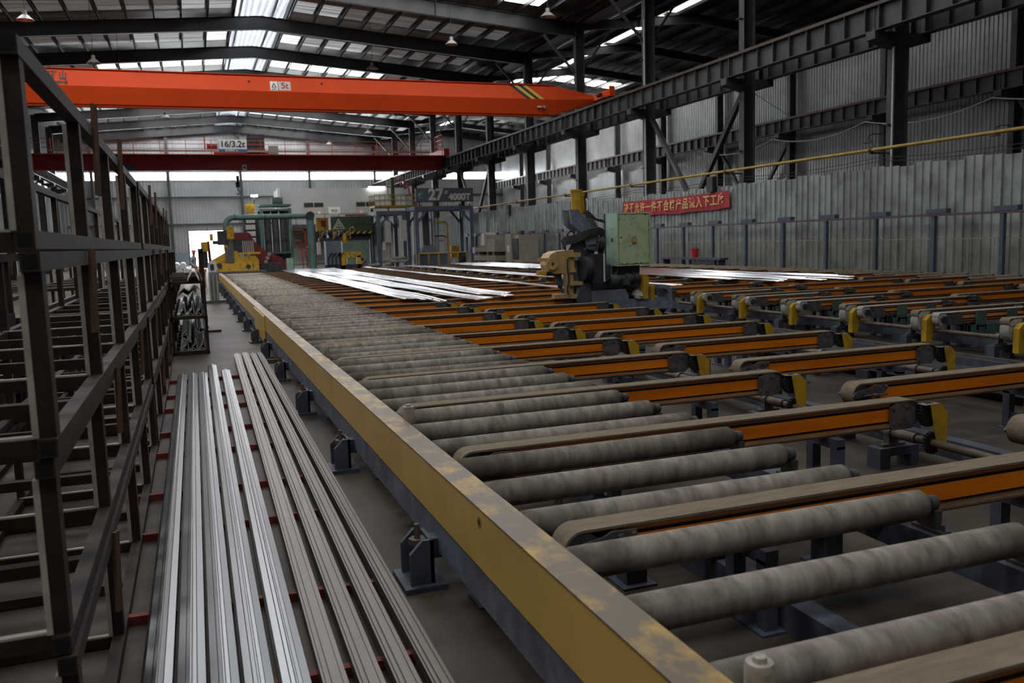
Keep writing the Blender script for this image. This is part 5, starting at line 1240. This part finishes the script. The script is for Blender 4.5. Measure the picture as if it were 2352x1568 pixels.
# things inside the portals
fu = thing('furnace_unit', 'grey duct and hood unit standing inside the number sign portal', 'machine', (0, 63.2, 0))
MB().cyl((16.55, 0, 1.6), (16.55, 0, 4.2), 0.26, 18).build('duct', mat('drum_grey', (0.10, 0.10, 0.095), 0.45, var=0.15), fu)
MB().add([(15.9, -0.6, 0.95), (17.5, -0.6, 0.95), (17.5, 0.6, 0.95), (15.9, 0.6, 0.95), (16.45, -0.15, 1.75), (16.8, -0.15, 1.75), (16.8, 0.15, 1.75), (16.45, 0.15, 1.75)], [(0, 1, 5, 4), (1, 2, 6, 5), (2, 3, 7, 6), (3, 0, 4, 7), (4, 5, 6, 7), (0, 3, 2, 1)]).build('hood', mat('hood_grey', (0.20, 0.22, 0.26), 0.5), fu, smooth=False)
box('base_cabinet', M_signblue, fu, 15.7, 18.2, -0.5, 0.6, 0, 0.95)
MB().tube([(17.3, -0.3, 3.3), (18.0, -0.3, 3.3), (18.15, -0.3, 3.15), (18.15, -0.3, 1.0)], 0.07, 10).build('yellow_pipe', M_myellow, fu)
box('white_door', M_white, fu, 17.6, 18.0, 0.2, 0.25, 1.0, 2.6); box('switch_cabinet', M_sheetwhite, fu, 14.55, 15.0, -0.4, 0.1, 2.0, 3.5); box('switch_cabinet', M_sheetwhite, fu, 13.65, 14.1, 0.9, 1.4, 1.9, 3.4)
box('brown_crate', M_myellow, fu, 18.6, 19.2, 0.4, 0.9, 0.6, 1.5)
for k in range(4): MB().cyl((16.9+k*0.25, 0.5, 1.0), (16.9+k*0.25, 0.5, 4.1), 0.03, 8).build('conduit', M_dark, fu)
MB().tube([(17.1, -0.35, 2.25), (17.7, -0.35, 2.3), (18.0, -0.35, 2.2)], 0.06, 8).build('bright_pipe', M_alu, fu)
box('small_window', M_white, fu, 13.05, 13.25, -0.9, -0.88, 1.35, 1.95)
tpf = thing('press_platform', 'orange railed platform above the press beside the number sign', 'platform', (0, 66.5, 0))
box('deck', M_myellow, tpf, 13.2, 16.9, -1.2, 0.8, 4.55, 4.7)
for z in (5.1, 5.5):
    MB().cyl((13.2, -1.2, z), (16.9, -1.2, z), 0.03, 6).build('rail', M_tanyellow, tpf); MB().cyl((13.2, 0.8, z), (16.9, 0.8, z), 0.03, 6).build('rail', M_tanyellow, tpf)
for k in range(10): MB().cyl((13.2+k*0.41, -1.2, 4.7), (13.2+k*0.41, -1.2, 5.5), 0.03, 6).build('rail_post', M_tanyellow, tpf)
for k in range(4): MB().cyl((13.2, -1.2+k*0.66, 4.7), (13.2, -1.2+k*0.66, 5.5), 0.03, 6).build('rail_post', M_tanyellow, tpf)
for x in (13.3, 16.8): box('deck_leg', M_signblue, tpf, x-0.1, x+0.1, 0.5, 0.7, 0, 4.55)
MB().cyl((14.9, 0, 4.7), (14.9, 0, 6.9), 0.16, 14).build('green_mast', M_pgreen, tpf)
MB().tube([(14.95, 0, 6.6), (15.7, 0, 6.7), (16.1, 0, 6.3), (16.3, 0, 5.4)], 0.06, 8).build('orange_hose', M_crane, tpf)
MB().cyl((14.5, 0, 0), (14.5, 0, 6.6), 0.06, 8).build('pole', M_white, tpf)
yr = thing('pit_railing', 'low yellow railing in front of the number sign portal', 'railing', (0, 59.5, 0))
MB().cyl((15.0, 0, 1.05), (18.6, 0, 1.05), 0.035, 8).build('rail', M_stripe, yr)
for k in range(6): box('rail_post', M_myellow, yr, 15.0+k*0.72-0.04, 15.0+k*0.72+0.04, -0.04, 0.04, 0, 1.05)
fan = thing('floor_fan', 'round dark floor blower beside the yellow railing', 'fan', (18.2, 59.8, 0))
MB().cyl((-0.1, 0, 0.65), (0.25, 0, 0.65), 0.45, 24).build('fan_drum', M_dark, fan); box('fan_stand', M_dark, fan, -0.2, 0.35, -0.3, 0.3, 0, 0.25)
# ---- office block on the end wall with railed gallery
of = thing('office_block', 'pale plastered office block with upper doors and railed gallery', 'building', (0, 90, 0))
box('upper_storey', M_office, of, 8.6, 21.4, 0, 6, 4.0, 7.6); box('lower_storey', M_office, of, 9.2, 21.4, 1.6, 6, 0, 3.7)
box('gallery_slab', M_steel, of, 8.4, 21.6, -1.6, 0.2, 3.55, 3.95)
for z in (4.45, 4.95): MB().cyl((8.5, -1.5, z), (21.4, -1.5, z), 0.03, 6).build('gallery_rail', M_steel, of)
for k in range(10): MB().cyl((8.5+k*1.43, -1.5, 3.95), (8.5+k*1.43, -1.5, 4.95), 0.035, 6).build('gallery_post', M_steel, of)
for x in (10.9, 16.2):
    d_ = box('double_door', M_machine, of, x, x+2.1, -0.05, 0.02, 3.95, 6.3)
    d_.data.materials[0] = mat('door_cream', (0.55, 0.50, 0.45), 0.6)
    for a in (0.08, 1.09):
        box('fanlight', M_glassdark, d_, x+a, x+a+0.92, -0.07, -0.05, 5.72, 6.15); box('door_notice', M_signwhite, d_, x+a+0.35, x+a+0.6, -0.065, -0.05, 5.0, 5.3)
box('notice_board', M_signwhite, of, 13.4, 14.6, -0.04, 0.0, 4.9, 5.7)
text('lettering', '安全', 0.35, mat('notice_red', (0.4, 0.12, 0.1)), of, (14.0, -0.06, 5.3), FRONT, 0.003)
box('open_shutter', M_white, of, 8.35, 8.6, -0.8, 0.0, 4.6, 7.6); box('shutter_window', M_glassdark, of, 8.33, 8.36, -0.6, -0.2, 5.2, 6.3)
for k in range(3): box('strip_lamp', glow('strip_lamp', (1, 1, 0.97), 12.0), of, 17.6+k*0.6, 18.1+k*0.6, -0.3, -0.2, 7.62, 7.72)
# ---- beige machine tools by the fence
def mtool(label, x, y, v):
    t = thing('machine_tool', label, 'machine', (x, y, 0), rz=0)
    if v == 0:
        box('bed', M_machine, t, -0.5, 0.5, -2.6, 2.0, 0.5, 0.85); box('bed_base', M_dark, t, -0.35, 0.35, -2.0, 1.6, 0, 0.5)
        MB().prism([(-2.6, 1.5), (-2.6, 1.9), (-1.2, 1.9), (-1.0, 1.4), (1.9, 1.35), (1.9, 1.1), (-2.6, 1.1)], 'X', -0.55, 0.3).build('saw_arm', M_machine, t, smooth=False)
        MB().prism([(-0.9, 1.4), (-0.9, 2.2), (-0.4, 2.35), (0.2, 2.3), (0.2, 1.4)], 'X', -0.5, 0.2).build('saw_head', M_machine, t, smooth=False)
        box('white_end', M_white, t, -0.58, -0.5, -0.35, 0.0, 1.5, 2.3); box('white_end', M_white, t, -0.58, -0.5, 1.6, 1.95, 1.0, 1.4)
        MB().tube([(-0.4, 2.6-1.0, 1.5), (-0.4, 1.5, 2.2), (-0.4, 0.4, 2.3), (-0.4, -0.2, 2.1)], 0.06, 8).build('cable_loop', M_hose, t)
        for y_ in (-1.8, -0.6, 1.2): box('leg', M_machine, t, -0.4, 0.4, y_-0.2, y_+0.2, 0, 1.1)
    else:
        box('cabinet', M_machine, t, -0.6, 0.6, -0.2, 1.0, 0.3, 2.1); box('control_panel', M_machine, t, -0.7, -0.2, 0.9, 1.9, 0.3, 2.2)
        box('opening', M_dark, t, -0.66, -0.6, -0.1, 0.8, 0.7, 1.9); box('label_plate', M_white, t, -0.72, -0.70, 1.2, 1.6, 1.1, 1.5)
        MB().cyl((-0.2, 0.3, 2.1), (-0.2, 0.3, 2.35), 0.12, 14).build('turret', M_dark, t); box('orange_lamp', M_warn, t, -0.4, -0.3, 0.9, 1.0, 2.2, 2.35)
        box('base', M_dark, t, -0.6, 0.6, -0.3, 1.9, 0, 0.3)
    return t
mtool('long beige saw machine in front of the sheet fence', 18.6, 54.5, 0); mtool('beige cabinet machine tool in front of the sheet fence', 18.6, 47.6, 1)
bk = MB().lathe([(0.0, 0.0), (0.13, 0.0), (0.16, 0.34), (0.17, 0.34), (0.17, 0.36), (0.155, 0.36), (0.125, 0.02), (0, 0.02)], 20).build('bucket', M_bucket, None, (19.54, 31.0, 0.88)); tag(bk, 'red plastic bucket standing on dark boxes by the fence', 'bucket')
MB().tube([(-0.165, 0, 0.34), (-0.1, 0, 0.42), (0.1, 0, 0.42), (0.165, 0, 0.34)], 0.006, 5).build('handle', M_dark, bk)
bt = thing('tool_bench', 'dark bench with boxes under the red bucket', 'bench', (19.54, 0, 0))
box('bench_top', M_bluedark, bt, -0.19, 0.19, 28.9, 33.5, 0.80, 0.88)
for y in (29.1, 31.2, 33.3): box('leg', M_bluedark, bt, -0.17, 0.17, y-0.05, y+0.05, 0, 0.8)
box('dark_box', M_dark, bt, -0.17, 0.17, 29.3, 31.0, 0.3, 0.8)

# ---- left of the table end: stand, billets, bench
sd = thing('measuring_stand', 'grey upright stand with a white head and red pole by the yellow beam', 'stand', (0.62, 31.2, 0))
box('base', M_iron, sd, -0.45, 0.45, -0.4, 0.4, 0, 0.10); box('column', mat('stand_grey', (0.20, 0.215, 0.23), 0.5), sd, -0.14, 0.16, -0.15, 0.15, 0.1, 1.05)
for x in (-0.12, 0.0, 0.12): MB().cyl((x, -0.19, 0.1), (x, -0.19, 0.95), 0.03, 8).build('conduit', M_lampmetal, sd)
MB().prism([(-0.12, 1.05), (-0.16, 1.2), (-0.1, 1.42), (0.1, 1.42), (0.16, 1.2), (0.12, 1.05)], 'Y', -0.15, 0.1).build('head', M_white, sd, smooth=False); box('head_opening', M_dark, sd, -0.07, 0.05, -0.16, -0.14, 1.12, 1.32)
MB().cyl((-0.05, 0, 1.42), (-0.08, 0, 2.1), 0.05, 10).build('red_pole', M_mred, sd)
box('yellow_box', M_guard, sd, -0.32, -0.1, -0.1, 0.1, 1.75, 2.08); box('box_arm', M_dark, sd, -0.3, -0.12, -0.05, 0.05, 1.2, 1.75)
MB().cyl((-0.07, 0, 2.1), (-0.08, 0, 2.55), 0.012, 6).build('antenna', M_mred, sd)
bb_ = thing('billet_bench', 'low grey bench that holds white aluminium billets', 'bench', (-0.65, 42.5, 0))
box('bench_top', M_iron, bb_, -0.8, 0.75, -1.5, 2.0, 0.62, 0.75); box('leg', M_iron, bb_, -0.7, -0.6, -1.4, -1.3, 0, 0.62); box('leg', M_iron, bb_, 0.6, 0.7, -1.4, -1.3, 0, 0.62); box('leg', M_iron, bb_, -0.7, 0.7, 1.8, 1.9, 0, 0.62)
me_bil = MB().cyl((0, -1.4, 0), (0, 1.6, 0), 0.135, 22).mesh('billet', mat('billet_white', (0.78, 0.78, 0.78), 0.35, metal=0.4))
for i, (x, z) in enumerate(((-1.12, 0.885), (-0.84, 0.885), (-0.56, 0.885), (-0.28, 0.885), (-0.98, 1.12), (-0.70, 1.12), (-0.42, 1.12))):
    o = ob('aluminium_billet', me_bil, None, (x, 42.5, z)); tag(o, 'round white aluminium billet, %s in the pile on the bench' % nth(i+1), 'billet', 'billets on the bench')
ot = thing('orange_table', 'rusty orange table between the billets and the worker', 'table', (-0.1, 44.2, 0))
box('table_top', M_orangelip, ot, -0.7, 0.7, -0.5, 0.5, 0.75, 0.88)
for x in (-0.6, 0.6): box('leg', M_orangelip, ot, x-0.05, x+0.05, -0.4, -0.3, 0, 0.75); box('leg', M_orangelip, ot, x-0.05, x+0.05, 0.3, 0.4, 0, 0.75)
# ---- runway trolley clutter on the rack side wall
lw = thing('wall_conduits', 'row of pale conduits and boxes on the rack side runway', 'conduit', (-11.0, 0, 0))
for k in range(14): box('lamp_cover', M_white, lw, -0.1, 0.15, 38+k*3.2, 39.6+k*3.2, 7.2, 7.35)
MB().cyl((0, 20, 7.0), (0, 95, 7.0), 0.05, 8).build('conduit', M_crane2, lw); MB().cyl((0.05, 20, 6.7), (0.05, 95, 6.7), 0.04, 8).build('conduit', M_white, lw)

# ------------------------------------------------------------------ workers
def person(label, loc, rz, J, seat=False):
    """one skinned body from a joint table; fingers and face are part of the same surface mesh, helmet is worn"""
    order = ['pelvis', 'waist', 'chest', 'neck', 'head', 'top', 'shL', 'elL', 'wrL', 'haL', 'shR', 'elR', 'wrR', 'haR', 'hiL', 'knL', 'anL', 'toL', 'hiR', 'knR', 'anR', 'toR']
    rad = dict(pelvis=(.155, .115), waist=(.14, .105), chest=(.175, .115), neck=(.058, .06), head=(.078, .098), top=(.065, .08), shL=(.075, .07), shR=(.075, .07), elL=(.05, .05), elR=(.05, .05), wrL=(.036, .036), wrR=(.036, .036), haL=(.04, .022), haR=(.04, .022), hiL=(.098, .098), hiR=(.098, .098), knL=(.068, .068), knR=(.068, .068), anL=(.052, .052), anR=(.052, .052), toL=(.045, .035), toR=(.045, .035))
    E_ = [('pelvis', 'waist'), ('waist', 'chest'), ('chest', 'neck'), ('neck', 'head'), ('head', 'top')]
    for s_ in 'LR': E_ += [('chest', 'sh'+s_), ('sh'+s_, 'el'+s_), ('el'+s_, 'wr'+s_), ('wr'+s_, 'ha'+s_), ('pelvis', 'hi'+s_), ('hi'+s_, 'kn'+s_), ('kn'+s_, 'an'+s_), ('an'+s_, 'to'+s_)]
    me = bpy.data.meshes.new('body'); me.from_pydata([J[k] for k in order], [(order.index(a), order.index(b)) for a, b in E_], [])
    o = bpy.data.objects.new('tmp_body', me)
    m1 = o.modifiers.new('skin', 'SKIN'); m2 = o.modifiers.new('sub', 'SUBSURF'); m2.levels = 2
    for i, k in enumerate(order):
        me.skin_vertices[0].data[i].radius = rad[k]; me.skin_vertices[0].data[i].use_root = (k == 'pelvis')
    ev = baked(o)
    mb = MB(); mb.add([v.co for v in ev.vertices], [tuple(p.vertices) for p in ev.polygons])
    hd = Vector(J['head'])
    for i, f in enumerate(mb.f):
        c = sum((Vector(mb.v[k]) for k in f), Vector())/len(f)
        if (c - hd).length < 0.155 and c.z > J['neck'][2]+0.0 or min((c-Vector(J['haL'])).length, (c-Vector(J['haR'])).length) < 0.075: mb.mi[i] = 1
    mb.cur = 1
    for s_ in 'LR':      # five unequal fingers per hand
        h = Vector(J['ha'+s_]); d = (h - Vector(J['wr'+s_])).normalized(); a = d.cross(Vector((0, 1, 0.2))).normalized(); n_ = d.cross(a)
        for q, (off, ln) in enumerate(((-0.03, .062), (-0.010, .072), (0.010, .066), (0.03, .052))):
            p0 = h + a*off + d*0.01; mb.tube([p0, p0 + d*ln*0.55 + n_*0.004, p0 + d*ln + n_*0.022], 0.009, 6)
        p0 = h - d*0.03 - a*0.035; mb.tube([p0, p0 - a*0.02 + d*0.03, p0 - a*0.022 + d*0.058 + n_*0.01], 0.010, 6)
    fw = Vector(J.get('face', (0, -1, 0))).normalized(); side = fw.cross(Vector((0, 0, 1))).normalized()
    mb.tube([hd + fw*0.085 + Vector((0, 0, 0.02)), hd + fw*0.118 - Vector((0, 0, 0.022))], 0.014, 6)          # nose
    for s_ in (-1, 1): mb.tube([hd + side*s_*0.082 + Vector((0, 0, .02)), hd + side*s_*0.094 - Vector((0, 0, .03))], 0.014, 6)   # ears
    mb.cur = 2
    for s_ in (-1, 1): mb.tube([hd + fw*0.090 + side*s_*0.024 + Vector((0, 0, .022)), hd + fw*0.090 + side*s_*0.042 + Vector((0, 0, .022))], 0.007, 6)  # eyes
    mb.tube([hd + fw*0.092 - side*0.024 - Vector((0, 0, .05)), hd + fw*0.092 + side*0.024 - Vector((0, 0, .05))], 0.006, 6)      # mouth
    t = thing('person', label, 'person', loc, rz)
    mb.build('body', [M_cloth, M_skin, M_chip], t, ang=80)
    hm = MB(); prof = [(0.0, 0.135), (0.05, 0.13), (0.09, 0.105), (0.118, 0.06), (0.125, 0.015), (0.15, 0.008), (0.15, 0.0), (0.12, 0.0)]
    hm.lathe(prof, 22); hm.v = [(x, y, z) for x, y, z in hm.v]
    up = (Vector(J['top']) - Vector(J['neck'])).normalized()
    q = Vector((0, 0, 1)).rotation_difference(up); base = hd + up*0.045
    hm.v = [tuple(base + q @ Vector(p)) for p in hm.v]
    br = base + fw*0.13; hm.bar(br - side*0.07, br + side*0.07, 0.07, 0.008)
    hm.build('helmet', M_helmet, t)
    return t
def stand(turn=0.0):
    return dict(pelvis=(0, 0, .95), waist=(0, .01, 1.12), chest=(0, .0, 1.36), neck=(0, -.01, 1.53), head=(0, -.03, 1.645), top=(0, -.02, 1.73),
        shL=(-.19, 0, 1.43), elL=(-.25, .04, 1.15), wrL=(-.22, -.16, .98), haL=(-.20, -.24, .96), shR=(.19, 0, 1.43), elR=(.25, .05, 1.14), wrR=(.24, -.06, .90), haR=(.235, -.09, .82),
        hiL=(-.09, 0, .90), knL=(-.11, -.02, .49), anL=(-.11, .03, .09), toL=(-.13, -.15, .045), hiR=(.09, 0, .90), knR=(.10, .0, .49), anR=(.11, .05, .09), toR=(.13, -.13, .045), face=(0, -1, -.1))
person('worker in grey overalls and red helmet standing beyond the loaded rack', (0.06, 45.7, 0), 1.15, stand())
person('worker in red helmet far back between the duct leg and slate station', (7.75, 62.5, 0), 0.3, stand())
cr_ = dict(pelvis=(0, .30, .58), waist=(0, .18, .72), chest=(0, -.05, .88), neck=(0, -.22, .96), head=(0, -.33, 1.01), top=(0, -.39, 1.07),
    shL=(-.19, -.08, .90), elL=(-.24, -.22, .66), wrL=(-.16, -.42, .56), haL=(-.14, -.50, .54), shR=(.19, -.08, .90), elR=(.25, -.20, .64), wrR=(.16, -.40, .52), haR=(.14, -.48, .50),
    hiL=(-.10, .26, .54), knL=(-.17, -.10, .50), anL=(-.14, .10, .09), toL=(-.15, -.10, .045), hiR=(.10, .26, .54), knR=(.18, -.06, .46), anR=(.15, .16, .09), toR=(.16, -.05, .045), face=(0, -.9, -.45))
person('worker in grey bending forward with red helmet beside the light green cover', (10.9, 58.6, 0), -0.9, cr_)
bpy.data.scenes.remove(WORK)
